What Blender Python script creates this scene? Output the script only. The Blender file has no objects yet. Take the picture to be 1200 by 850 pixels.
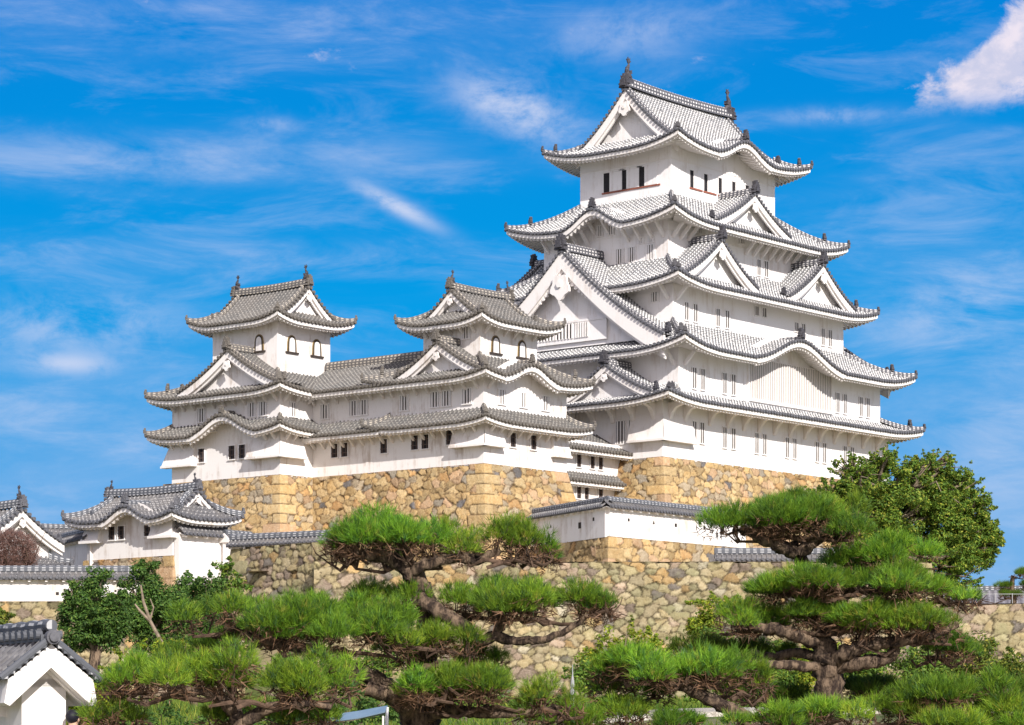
import bpy, bmesh, math, random
import numpy as np
from mathutils import Vector, Matrix
random.seed(7); RNG = np.random.default_rng(11)
R = math.radians
SC = bpy.context.scene
COL = SC.collection

# ------------------------------------------------------------------ camera, sky, sun, exposure
cam_d = bpy.data.cameras.new('camera'); CAM = bpy.data.objects.new('camera', cam_d); COL.objects.link(CAM)
CAM.location = (0, 0, 0); CAM.rotation_euler = (R(90), 0, 0)
cam_d.sensor_width = 36; cam_d.lens = 90.9; cam_d.shift_y = 0.35
cam_d.clip_start = 0.5; cam_d.clip_end = 12000
SC.camera = CAM
SC.view_settings.view_transform = 'Standard'; SC.view_settings.look = 'None'
SC.view_settings.gamma = 1; SC.view_settings.use_curve_mapping = False
SC.view_settings.exposure = 0.42

SUN_EL, SUN_AZ = R(31), math.atan2(.38, -.925)      # azimuth from +Y towards +X
world = bpy.data.worlds.new('World'); SC.world = world; world.use_nodes = True
wn, wl = world.node_tree.nodes, world.node_tree.links
wn.clear()
def wmath(op, a, b=None, c=None):
    n = wn.new('ShaderNodeMath'); n.operation = op
    for i, v in enumerate((a, b, c)):
        if v is None: continue
        if isinstance(v, (int, float)): n.inputs[i].default_value = v
        else: wl.new(v, n.inputs[i])
    return n.outputs[0]
wout = wn.new('ShaderNodeOutputWorld'); wbg = wn.new('ShaderNodeBackground')
wbg.inputs['Strength'].default_value = 0.125
wl.new(wbg.outputs[0], wout.inputs[0])
tc = wn.new('ShaderNodeTexCoord'); sep = wn.new('ShaderNodeSeparateXYZ'); wl.new(tc.outputs['Generated'], sep.inputs[0])
az = wmath('ARCTAN2', sep.outputs[0], sep.outputs[1]); el = wmath('ARCSINE', sep.outputs[2])
# the sky is looked up somewhat higher than it stands, for the deep blue of a dry autumn day
lift = wn.new('ShaderNodeCombineXYZ')
wl.new(sep.outputs[0], lift.inputs[0]); wl.new(sep.outputs[1], lift.inputs[1])
wl.new(wmath('MULTIPLY_ADD', sep.outputs[2], 2.6, 0.10), lift.inputs[2])
nrm = wn.new('ShaderNodeVectorMath'); nrm.operation = 'NORMALIZE'; wl.new(lift.outputs[0], nrm.inputs[0])
sky = wn.new('ShaderNodeTexSky'); sky.sky_type = 'NISHITA'; sky.sun_disc = False
sky.sun_elevation = SUN_EL; sky.sun_rotation = SUN_AZ; sky.air_density = 1.0; sky.dust_density = 0.3; sky.ozone_density = 2.0
wl.new(nrm.outputs[0], sky.inputs[0])
hs = wn.new('ShaderNodeHueSaturation'); hs.inputs['Saturation'].default_value = 1.42; hs.inputs['Value'].default_value = 1.0
hs.inputs['Hue'].default_value = 0.497
wl.new(sky.outputs[0], hs.inputs['Color'])
def wnoise(sx, sy, scale, detail, dist, seed=0.0, lac=2.0, rough=.6):
    cb = wn.new('ShaderNodeCombineXYZ')
    wl.new(wmath('MULTIPLY', az, sx), cb.inputs[0]); wl.new(wmath('MULTIPLY', el, sy), cb.inputs[1]); cb.inputs[2].default_value = seed
    nz = wn.new('ShaderNodeTexNoise'); nz.inputs['Scale'].default_value = scale; nz.inputs['Detail'].default_value = detail
    nz.inputs['Roughness'].default_value = rough; nz.inputs['Distortion'].default_value = dist
    wl.new(cb.outputs[0], nz.inputs['Vector']); return nz.outputs['Fac']
def wramp(v, lo, hi):
    n = wn.new('ShaderNodeMapRange'); n.interpolation_type = 'SMOOTHSTEP'
    wl.new(v, n.inputs[0]); n.inputs[1].default_value = lo; n.inputs[2].default_value = hi
    return n.outputs[0]
def wmask(a0, e0, sa, se, tilt=0.0):
    da = wmath('SUBTRACT', az, a0); de = wmath('SUBTRACT', el, e0)
    de = wmath('MULTIPLY_ADD', da, -tilt, de)
    x = wmath('POWER', wmath('ABSOLUTE', wmath('DIVIDE', da, sa)), 2.0)
    y = wmath('POWER', wmath('ABSOLUTE', wmath('DIVIDE', de, se)), 2.0)
    return wmath('EXPONENT', wmath('MULTIPLY', wmath('ADD', x, y), -1.0))
def sp(px, py): return ((px - 600) / 3030, (845 - py) / 3080)       # bearing and height of a cloud
streak = wnoise(5, 19, 3.0, 11, .45, 3.1, rough=.66)
streak2 = wnoise(8, 34, 2.3, 10, .6, 8.4, rough=.64)
puff = wnoise(13, 20, 2.6, 12, .25, 1.7, rough=.66)
rampn = wn.new('ShaderNodeValToRGB'); cr = rampn.color_ramp
for i, (p_, c_) in enumerate([(0.0, (.44, .60, .84)), (.17, (.19, .47, .86)), (.43, (.0, .37, .87)), (.78, (.000, .245, .77)), (1.0, (.0, .16, .60))]):
    e_ = cr.elements[i] if i < 2 else cr.elements.new(p_)
    e_.position = p_; e_.color = (*c_, 1)
wl.new(wmath('DIVIDE', el, .36), rampn.inputs[0])
sc7 = wn.new('ShaderNodeVectorMath'); sc7.operation = 'SCALE'; wl.new(rampn.outputs[0], sc7.inputs[0]); sc7.inputs['Scale'].default_value = 5.6
bl = wn.new('ShaderNodeMix'); bl.data_type = 'RGBA'; wl.new(wmath('MULTIPLY', wramp(el, .9, .25), .95), bl.inputs[0]); wl.new(hs.outputs[0], bl.inputs[6]); wl.new(sc7.outputs[0], bl.inputs[7])
acc = wmath('MULTIPLY', wramp(streak, .48, .80), .22)
for (px, py, sx, sy, tilt, amp, kind, lo, hi) in [
    (190, 195, 280, 26, .03, .38, 's', .30, .66), (420, 182, 90, 16, 0, .30, 's2', .30, .70), (260, 40, 320, 34, .0, .34, 's', .30, .72),
    (90, 385, 130, 34, .05, .50, 'p', .34, .70), (85, 428, 52, 12, 0, .7, 'p', .30, .60), (465, 240, 46, 10, -.48, .85, 'p', .26, .58),
    (608, 130, 66, 30, -.30, .85, 'p', .34, .66), (575, 118, 26, 14, -.2, .5, 'p', .3, .6), (735, 45, 95, 30, .1, .40, 'p', .32, .68), (1110, 240, 120, 60, .1, .30, 's2', .30, .75),
    (1130, 370, 130, 66, .0, .46, 's', .30, .70), (330, 305, 280, 22, -.02, .34, 's', .32, .70),
    (1175, 520, 120, 80, .0, .46, 's', .22, .66), (317, 150, 28, 8, 0, .40, 'p', .30, .66), (975, 142, 70, 9, 0, .40, 'p', .30, .62), (75, 500, 240, 60, 0, .34, 's', .3, .7)]:
    nz = {'s': streak, 's2': streak2, 'p': puff}[kind]
    a0, e0 = sp(px, py)
    m = wmath('MULTIPLY', wmath('MULTIPLY', wmask(a0, e0, sx / 3030, sy / 3030, tilt), wramp(nz, lo, hi)), amp)
    acc = wmath('SUBTRACT', wmath('ADD', acc, m), wmath('MULTIPLY', acc, m))
# the one heaped cloud at the right: flat foot, knobbly top
cm = wmath('ADD', wmath('ADD', wmath('MULTIPLY', wmask(*sp(1135, 100), 84/3030, 40/3030, .62), 1.4), wmath('MAXIMUM', wmath('MULTIPLY', wmask(*sp(1195, 58), 38/3030, 38/3030), .8), wmath('MULTIPLY', wmask(*sp(1175, 118), 60/3030, 34/3030), .9))), wmath('MULTIPLY', wmath('SUBTRACT', puff, .55), 3.4))
foot = wramp(el, (845-152)/3080, (845-112)/3080)
heap = wmath('MULTIPLY', wmath('MULTIPLY', wramp(cm, .30, 1.10), foot), .92)
mx = wn.new('ShaderNodeMix'); mx.data_type = 'RGBA'; wl.new(acc, mx.inputs[0]); wl.new(bl.outputs[2], mx.inputs[6]); mx.inputs[7].default_value = (4.1, 4.4, 5.5, 1)
mx2 = wn.new('ShaderNodeMix'); mx2.data_type = 'RGBA'; wl.new(heap, mx2.inputs[0]); wl.new(mx.outputs[2], mx2.inputs[6]); hm = wn.new('ShaderNodeMix'); hm.data_type = 'RGBA'; hm.inputs[6].default_value = (3.9, 3.9, 4.9, 1); hm.inputs[7].default_value = (5.6, 5.0, 5.45, 1); wl.new(wramp(wnoise(22, 30, 2.4, 8, .2, 6.3, rough=.62), .38, .60), hm.inputs[0]); wl.new(hm.outputs[2], mx2.inputs[7])
# bright unseen cloud added behind the camera and overhead, as soft fill light
fill_bank = wmath('MULTIPLY', wramp(wmath('MULTIPLY_ADD', sep.outputs[2], .5, wmath('MULTIPLY', sep.outputs[1], -1.0)), -.1, .7), wmath('MULTIPLY_ADD', wramp(wnoise(1.2, 2.6, 1.6, 6, .4, 5.0), .30, .62), .75, .15))
mx3 = wn.new('ShaderNodeMix'); mx3.data_type = 'RGBA'; wl.new(fill_bank, mx3.inputs[0]); wl.new(mx2.outputs[2], mx3.inputs[6]); mx3.inputs[7].default_value = (8.4, 7.3, 7.0, 1)
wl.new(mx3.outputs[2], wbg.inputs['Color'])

sd = bpy.data.lights.new('sun', 'SUN'); sd.energy = 4.4; sd.angle = R(.55); sd.color = (1, .955, .89)
sun = bpy.data.objects.new('sun', sd); COL.objects.link(sun)
tosun = Vector((math.sin(SUN_AZ) * math.cos(SUN_EL), math.cos(SUN_AZ) * math.cos(SUN_EL), math.sin(SUN_EL)))
sun.rotation_euler = tosun.to_track_quat('Z', 'Y').to_euler(); sun.location = (0, -50, 120)

# ------------------------------------------------------------------ materials
class NT:
    def __init__(s, name, rough=.85):
        s.m = bpy.data.materials.new(name); s.m.use_nodes = True
        s.n, s.l = s.m.node_tree.nodes, s.m.node_tree.links
        s.b = s.n['Principled BSDF']; s.b.inputs['Roughness'].default_value = rough
        s.b.inputs['Specular IOR Level'].default_value = .25
    def math(s, op, a, b=None, c=None):
        n = s.n.new('ShaderNodeMath'); n.operation = op
        for i, v in enumerate((a, b, c)):
            if v is None: continue
            if isinstance(v, (int, float)): n.inputs[i].default_value = v
            else: s.l.new(v, n.inputs[i])
        return n.outputs[0]
    def noise(s, scale, detail=4, rough=.6, vec=None, stretch=None, dist=0):
        n = s.n.new('ShaderNodeTexNoise'); n.inputs['Scale'].default_value = scale; n.inputs['Detail'].default_value = detail
        n.inputs['Roughness'].default_value = rough; n.inputs['Distortion'].default_value = dist
        if vec is None: vec = s.coord()
        if stretch:
            mp = s.n.new('ShaderNodeMapping'); mp.inputs['Scale'].default_value = stretch; s.l.new(vec, mp.inputs[0]); vec = mp.outputs[0]
        s.l.new(vec, n.inputs['Vector']); return n.outputs['Fac']
    def coord(s):
        if not hasattr(s, 'tc'): s.tc = s.n.new('ShaderNodeTexCoord')
        return s.tc.outputs['Object']
    def uv(s):
        if not hasattr(s, 'tc'): s.tc = s.n.new('ShaderNodeTexCoord')
        sp_ = s.n.new('ShaderNodeSeparateXYZ'); s.l.new(s.tc.outputs['UV'], sp_.inputs[0]); return sp_.outputs[0], sp_.outputs[1]
    def attr(s, name):
        n = s.n.new('ShaderNodeAttribute'); n.attribute_name = name; return n
    def ramp(s, v, lo, hi, smooth=True):
        n = s.n.new('ShaderNodeMapRange'); n.interpolation_type = 'SMOOTHSTEP' if smooth else 'LINEAR'
        s.l.new(v, n.inputs[0]); n.inputs[1].default_value = lo; n.inputs[2].default_value = hi; return n.outputs[0]
    def mix(s, f, a, b, mode='MIX'):
        n = s.n.new('ShaderNodeMix'); n.data_type = 'RGBA'; n.blend_type = mode
        if isinstance(f, (int, float)): n.inputs[0].default_value = f
        else: s.l.new(f, n.inputs[0])
        for i, v in ((6, a), (7, b)):
            if isinstance(v, tuple): n.inputs[i].default_value = (*v, 1)
            else: s.l.new(v, n.inputs[i])
        return n.outputs[2]
    def col(s, v):
        if isinstance(v, tuple): s.b.inputs['Base Color'].default_value = (*v, 1)
        else: s.l.new(v, s.b.inputs['Base Color'])
        return s
    def bump(s, h, strength=.4, dist=.03):
        n = s.n.new('ShaderNodeBump'); n.inputs['Strength'].default_value = strength; n.inputs['Distance'].default_value = dist
        s.l.new(h, n.inputs['Height']); s.l.new(n.outputs[0], s.b.inputs['Normal']); return s
def mat_plaster(name, base, stain, amt):
    t = NT(name, .88)
    n1 = t.noise(.35, 6, .65); n2 = t.noise(1.0, 7, .7, stretch=(2.2, 2.2, .28)); n3 = t.noise(9, 3)
    f = t.math('MULTIPLY', t.ramp(t.math('MULTIPLY', n1, n2), .24, .42), amt)
    c = t.mix(f, base, stain)
    c = t.mix(t.math('MULTIPLY', t.ramp(n3, .4, .75), .08), c, stain)
    return t.col(c).bump(t.noise(3, 6), .12, .03).m
M = {}
M['plaster'] = mat_plaster('white_plaster', (.86, .83, .82), (.58, .50, .44), .62)
M['plaster_old'] = mat_plaster('aged_plaster', (.84, .80, .775), (.47, .38, .31), .72)
M['plaster_trim'] = mat_plaster('trim_plaster', (.84, .80, .775), (.56, .47, .40), .45)
def mat_tile(name, dark, joint, wj, seam, brown, amt_noise):
    t = NT(name, .7)
    u, v = t.uv()
    fu = t.math('FRACT', u); fv = t.math('FRACT', t.math('DIVIDE', v, .36))
    r = t.math('ABSOLUTE', t.math('SUBTRACT', fu, .5))
    onrib = t.math('LESS_THAN', r, .19)
    wn_ = t.noise(3.1, 5, .8); w = t.math('MULTIPLY_ADD', t.math('SUBTRACT', wn_, .5), 1.3, wj)
    j1 = t.math('MULTIPLY', onrib, t.math('LESS_THAN', fv, w))
    fv2 = t.math('FRACT', t.math('ADD', t.math('DIVIDE', v, .36), .5))
    sm = t.math('MULTIPLY', t.math('MULTIPLY', t.math('GREATER_THAN', r, .19), t.math('LESS_THAN', r, .31)), seam)
    j2 = t.math('MULTIPLY', t.math('GREATER_THAN', r, .31), t.math('MULTIPLY', t.math('LESS_THAN', fv2, .25), seam))
    f = t.math('MAXIMUM', t.math('MAXIMUM', j1, sm), j2)
    big = t.noise(.5, 5, .7)
    f = t.math('MULTIPLY', f, t.ramp(t.noise(1.7, 7, .8), .30 + amt_noise, .52 + amt_noise))
    d = t.mix(t.ramp(big, .35, .7), dark, brown)
    d = t.mix(t.ramp(t.noise(7, 3), .4, .8), d, tuple(min(1, c * 1.9) for c in dark))
    return t.col(t.mix(f, d, joint)).bump(t.math('ADD', t.math('MULTIPLY', fv, .6), t.noise(12, 2)), .35, .02).m
M['tile_white'] = mat_tile('limewashed_tiles', (.085, .088, .10), (.66, .65, .645), .50, .30, (.15, .145, .14), -.02)
M['tile_grey'] = mat_tile('weathered_tiles', (.085, .083, .082), (.27, .255, .235), .36, .22, (.145, .13, .118), .0)
M['tile_blue'] = mat_tile('grey_blue_tiles', (.082, .081, .088), (.34, .33, .325), .28, .22, (.15, .138, .13), .04)
def mat_ridge(name, dark, light):
    t = NT(name, .7)
    u, v = t.uv()
    fv = t.math('FRACT', t.math('DIVIDE', v, .42))
    fu = t.math('FRACT', t.math('MULTIPLY', u, 6))
    a = t.math('MULTIPLY', t.math('GREATER_THAN', fv, .48), t.math('GREATER_THAN', fu, .52))
    a = t.math('MULTIPLY', a, t.ramp(t.noise(3, 3), .25, .5))
    return t.col(t.mix(a, dark, light)).bump(t.noise(9, 3), .4, .03).m
M['ridge_white'] = mat_ridge('limewashed_ridge', (.10, .10, .115), (.66, .64, .63))
M['ridge_grey'] = mat_ridge('weathered_ridge', (.13, .12, .115), (.48, .43, .36))
M['ridge_blue'] = mat_ridge('grey_blue_ridge', (.10, .105, .12), (.42, .42, .43))
def mat_plain(name, c, rough=.7, var=.35, sc=4):
    t = NT(name, rough)
    return t.col(t.mix(t.ramp(t.noise(sc, 5), .3, .75), c, tuple(min(1, k * (1 + var)) for k in c))).bump(t.noise(sc * 3, 3), .3, .02).m
M['dark_tile'] = mat_plain('eave_tile', (.085, .085, .095), .65, .9, 7)
M['brown_tile'] = mat_plain('old_eave_tile', (.10, .09, .08), .7, .9, 7)
M['bronze'] = mat_plain('dark_bronze', (.05, .048, .055), .6, .8, 5)
M['opening'] = mat_plain('dark_opening', (.022, .02, .022), .8, .5, 3)
M['opening_soft'] = mat_plain('shaded_opening', (.035, .028, .025), .8, .4, 3)
M['wood_red'] = mat_plain('red_brown_sill', (.26, .09, .06), .7)
M['wood_dark'] = mat_plain('dark_wood', (.045, .035, .03), .7)
M['gilt'] = mat_plain('gilt_frame', (.20, .135, .05), .5)
M['bars_dark'] = mat_plain('window_bars_brown', (.10, .07, .06), .7)
def mat_stone(name, gap, moss, mossamt):
    t = NT(name, .92)
    a = t.attr('stone').outputs['Color']; g = t.attr('gap').outputs['Fac']
    c = t.mix(t.ramp(t.noise(2.6, 9, .8), .36, .64), t.mix(.5, a, a, 'MULTIPLY'), a)
    c = t.mix(t.math('MULTIPLY', t.ramp(t.noise(5.5, 6, .7), .55, .78), .3), c, (.66, .56, .40))
    c = t.mix(t.math('MULTIPLY', t.ramp(t.noise(.55, 5, .7), .52, .70), mossamt), c, moss)
    c = t.mix(t.math('MULTIPLY', t.ramp(t.noise(11, 5, .8), .52, .72), .35), c, gap)
    c = t.mix(t.math('MULTIPLY', t.math('MULTIPLY', g, .95), t.ramp(t.noise(1.9, 4, .7), .30, .50)), c, gap)
    return t.col(c).bump(t.noise(5, 9, .76), 1.0, .16).m
M['stone_gold'] = mat_stone('golden_stone', (.10, .06, .03), (.36, .27, .17), .35)
M['stone_old'] = mat_stone('old_stone', (.06, .045, .025), (.33, .32, .17), .5)
def mat_leaf(name, trans=.25, rough=.6):
    t = NT(name, rough)
    a = t.attr('tint').outputs['Color']; t.col(a)
    tr = t.n.new('ShaderNodeBsdfTranslucent'); t.l.new(a, tr.inputs[0])
    mxs = t.n.new('ShaderNodeMixShader'); mxs.inputs[0].default_value = trans
    t.l.new(t.b.outputs[0], mxs.inputs[1]); t.l.new(tr.outputs[0], mxs.inputs[2]); t.l.new(mxs.outputs[0], t.n['Material Output'].inputs[0])
    return t.m
M['leaf'] = mat_leaf('leaves', .3); M['needle'] = mat_leaf('pine_needles', .3, .55)
t = NT('pine_bark', .95)
c = t.mix(t.ramp(t.noise(5, 8, .7, stretch=(1.6, 1.6, .55)), .40, .62), (.045, .03, .024), (.27, .19, .13))
M['bark'] = t.col(c).bump(t.noise(7, 8, .75, stretch=(1.6, 1.6, .6)), 1.0, .09).m
M['twig'] = mat_plain('twigs', (.06, .038, .026), .9, 1.2, 9)
M['bark_grey'] = mat_plain('grey_bark', (.16, .125, .09), .9, .9, 6)
t = NT('ground', .95)
M['ground'] = t.col(t.mix(t.ramp(t.noise(.12, 8, .7), .4, .62), t.mix(t.noise(1.5, 6), (.05, .075, .02), (.10, .13, .03)), (.24, .19, .12))).bump(t.noise(2.5, 8), .6, .2).m
t = NT('court', .95); M['court'] = t.col(t.mix(t.noise(1.5, 6), (.42, .35, .26), (.55, .47, .36))).m
t = NT('gravel', .95)
M['gravel'] = t.col(t.mix(t.ramp(t.noise(6, 8, .8), .35, .7), (.22, .19, .15), (.78, .72, .64))).bump(t.noise(9, 6), .9, .1).m

# ------------------------------------------------------------------ things, parts, meshes
def link(o, parent=None):
    COL.objects.link(o)
    if parent is not None: o.parent = parent
    return o
def tag(o, label=None, cat=None, group=None, kind=None):
    if label: o['label'] = label
    if cat: o['category'] = cat
    if group: o['group'] = group
    if kind: o['kind'] = kind
    return o
def thing(name, label, cat, loc=(0, 0, 0), rz=0, group=None):
    o = bpy.data.objects.new(name, None); o.empty_display_size = .5; link(o)
    o.location = loc; o.rotation_euler = (0, 0, rz)
    return tag(o, label, cat, group)
class MB:
    """collects faces in one frame; build() makes ONE object"""
    def __init__(s, off=(0, 0, 0)): s.v, s.f, s.uv, s.off, s.mi = [], [], [], off, []
    def add(s, vs, fs, uvs=None, mi=0):
        k = len(s.v); ox, oy, oz = s.off
        s.v += [(x - ox, y - oy, z - oz) for x, y, z in vs]
        s.uv += list(uvs) if uvs else [(v[0], v[2]) for v in vs]
        s.f += [tuple(i + k for i in f) for f in fs]; s.mi += [mi] * len(fs)
    def box(s, x0, x1, y0, y1, z0, z1, fn=None, mi=0):
        vs = [(x, y, z) for z in (z0, z1) for (x, y) in ((x0, y0), (x1, y0), (x1, y1), (x0, y1))]
        if fn: vs = [fn(*v) for v in vs]
        s.add(vs, [(3, 2, 1, 0), (4, 5, 6, 7), (0, 1, 5, 4), (1, 2, 6, 5), (2, 3, 7, 6), (3, 0, 4, 7)], mi=mi)
    def prism(s, poly, y0, y1, fn, mi=0):
        """poly: (x,z) outline counter-clockwise from the front, y0 front"""
        n = len(poly)
        vs = [fn(x, y0, z) for x, z in poly] + [fn(x, y1, z) for x, z in poly]
        s.add(vs, [tuple(range(n)), tuple(range(2 * n - 1, n - 1, -1))] + [(i, i + n, (i + 1) % n + n, (i + 1) % n) for i in range(n)], mi=mi)
    def grid(s, P, UV=None, flip=False, mi=0):
        nr, nc = len(P), len(P[0]); vs = [p for r in P for p in r]; fs = []
        for i in range(nr - 1):
            for j in range(nc - 1):
                q = (i * nc + j, i * nc + j + 1, (i + 1) * nc + j + 1, (i + 1) * nc + j)
                fs.append(q[::-1] if flip else q)
        s.add(vs, fs, [u for r in UV for u in r] if UV else None, mi)
    def sweep(s, path, w, h, closed_ends=True, mi=0, drop=0.06):
        """ridge course: rounded top bar along a 3D path"""
        prof = [(-.5, -drop / h), (-.5, .55), (-.28, .88), (0, 1), (.28, .88), (.5, .55), (.5, -drop / h)]
        us = [0, .3, .42, .5, .58, .7, 1]
        P, UV, L = [], [], 0
        for i, p in enumerate(path):
            p = Vector(p); a = Vector(path[max(0, i - 1)]); b = Vector(path[min(len(path) - 1, i + 1)])
            t_ = (b - a); t_.z = 0
            if t_.length < 1e-6: t_ = Vector((1, 0, 0))
            t_.normalize(); q = Vector((-t_.y, t_.x, 0))
            if i: L += (p - Vector(path[i - 1])).length
            P.append([tuple(p + q * (c[0] * w) + Vector((0, 0, c[1] * h))) for c in prof]); UV.append([(k, L) for k in us])
        s.grid(P, UV, mi=mi)
        if closed_ends:
            s.add(P[0], [tuple(range(len(prof)))], mi=mi); s.add(P[-1], [tuple(range(len(prof) - 1, -1, -1))], mi=mi)
    def tube(s, path, radii, seg=8, mi=0, wob=0, cap=True):
        P = []; UV = []; L = 0; up = Vector((.13, .21, .97))
        for i, p in enumerate(path):
            p = Vector(p); a = Vector(path[max(0, i - 1)]); b = Vector(path[min(len(path) - 1, i + 1)])
            t_ = (b - a)
            if t_.length < 1e-6: t_ = Vector((0, 0, 1))
            t_.normalize(); x = t_.cross(up)
            if x.length < .05: x = t_.cross(Vector((1, 0, 0)))
            x.normalize(); y = x.cross(t_)
            if i: L += (p - Vector(path[i - 1])).length
            row = []
            for k in range(seg + 1):
                an = 2 * math.pi * (k % seg) / seg; rr = radii[i] * (1 + (wob * math.sin(3 * an + i * 1.7) if wob else 0))
                row.append(tuple(p + x * (rr * math.cos(an)) + y * (rr * math.sin(an))))
            P.append(row); UV.append([(k / seg, L) for k in range(seg + 1)])
        s.grid(P, UV, mi=mi)
        if cap:
            s.add(P[0][:-1], [tuple(range(seg))], mi=mi); s.add(P[-1][:-1], [tuple(range(seg - 1, -1, -1))], mi=mi)
    def cyl(s, c, ax, r, ln, seg=8, mi=0):
        c = Vector(c); ax = Vector(ax).normalized(); s.tube([c - ax * ln / 2, c + ax * ln / 2], [r, r], seg, mi)
    def build(s, name, mats, parent=None, smooth=False):
        me = bpy.data.meshes.new(name); me.from_pydata(s.v, [], s.f)
        uvl = me.uv_layers.new(name='UVMap')
        li = np.empty(len(me.loops), dtype=np.int32); me.loops.foreach_get('vertex_index', li)
        uvl.data.foreach_set('uv', np.array(s.uv, dtype=np.float32)[li].ravel())
        if not isinstance(mats, (list, tuple)): mats = [mats]
        for m in mats: me.materials.append(m)
        if len(mats) > 1: me.polygons.foreach_set('material_index', s.mi)
        if smooth: me.polygons.foreach_set('use_smooth', [True] * len(me.polygons))
        me.update(); me.validate()
        return link(bpy.data.objects.new(name, me), parent)
def fast(name, V, F, mat, parent=None, attr=None, cols=None, smooth=False, gap=None):
    """numpy mesh; F is (m,3) or (m,4)"""
    me = bpy.data.meshes.new(name); k = F.shape[1]
    me.vertices.add(len(V)); me.vertices.foreach_set('co', V.astype(np.float32).ravel())
    me.loops.add(F.size); me.loops.foreach_set('vertex_index', F.astype(np.int32).ravel())
    me.polygons.add(len(F)); me.polygons.foreach_set('loop_start', np.arange(0, F.size, k, dtype=np.int32))
    me.polygons.foreach_set('loop_total', np.full(len(F), k, dtype=np.int32))
    if attr:
        a = me.attributes.new(attr, 'FLOAT_COLOR', 'POINT')
        c4 = np.ones((len(V), 4), np.float32); c4[:, :3] = cols; a.data.foreach_set('color', c4.ravel())
    if gap is not None:
        a = me.attributes.new('gap', 'FLOAT', 'POINT'); a.data.foreach_set('value', gap.astype(np.float32))
    me.materials.append(mat)
    if smooth: me.polygons.foreach_set('use_smooth', np.ones(len(F), dtype=bool))
    me.update(); me.validate()
    return link(bpy.data.objects.new(name, me), parent)

# ------------------------------------------------------------------ the castle's own axes: a runs along the sunny long face, b along the other
TH = R(40.1); KX, KY = 12.54, 215.0
U = (math.sin(TH), math.cos(TH)); N = (-math.cos(TH), math.sin(TH)); ROT = math.atan2(U[1], U[0])
def cw(a, b, z=0): return (KX + U[0] * a + N[0] * b, KY + U[1] * a + N[1] * b, z)
SIDE = {'S': lambda x, y, z: (x, y, z), 'W': lambda x, y, z: (y, -x, z), 'E': lambda x, y, z: (-y, x, z), 'N': lambda x, y, z: (-x, -y, z)}
SROT = {'S': 0, 'W': -math.pi / 2, 'E': math.pi / 2, 'N': math.pi}
def frame(rect, side):
    a0, b0, a1, b1 = rect
    return {'S': (a0, a1, b0), 'W': (-b1, -b0, a0), 'E': (b0, b1, -a1), 'N': (-a1, -a0, -b1)}[side]
class Bld:
    def __init__(s, name, label, cat, a, b, z, style, group=None):
        s.off = (a, b, z); s.st = style
        s.root = thing(name, label, cat, cw(a, b, z), ROT, group)
        s.tile, s.ridge, s.dark, s.pl = {'white': ('tile_white', 'ridge_white', 'dark_tile', 'plaster'), 'grey': ('tile_grey', 'ridge_grey', 'brown_tile', 'plaster_old'),
                                         'blue': ('tile_blue', 'ridge_blue', 'dark_tile', 'plaster_old')}[style]
        s.trim = 'plaster_trim' if style == 'white' else 'plaster_old'
    def mb(s): return MB(s.off)
    def put(s, me_obj, side, x, y, z, parent=None):
        """copy of a unit part standing at a wall point; children copied too"""
        c = me_obj.copy(); link(c, parent or s.root)
        a, b, zz = SIDE[side](x, y, z); c.location = (a - s.off[0], b - s.off[1], zz - s.off[2]); c.rotation_euler = (0, 0, SROT[side])
        for ch in me_obj.children: d = ch.copy(); link(d, c)
        return c

PITCH = .42
FR = [0, .27, .36, .5, .64, .73]; FH = [0, 0, .085, .12, .085, 0]
prof = lambda t_: .74 * t_ + .26 * t_ * t_
gprof = lambda t_: .66 * t_ + .34 * t_ * t_

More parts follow.
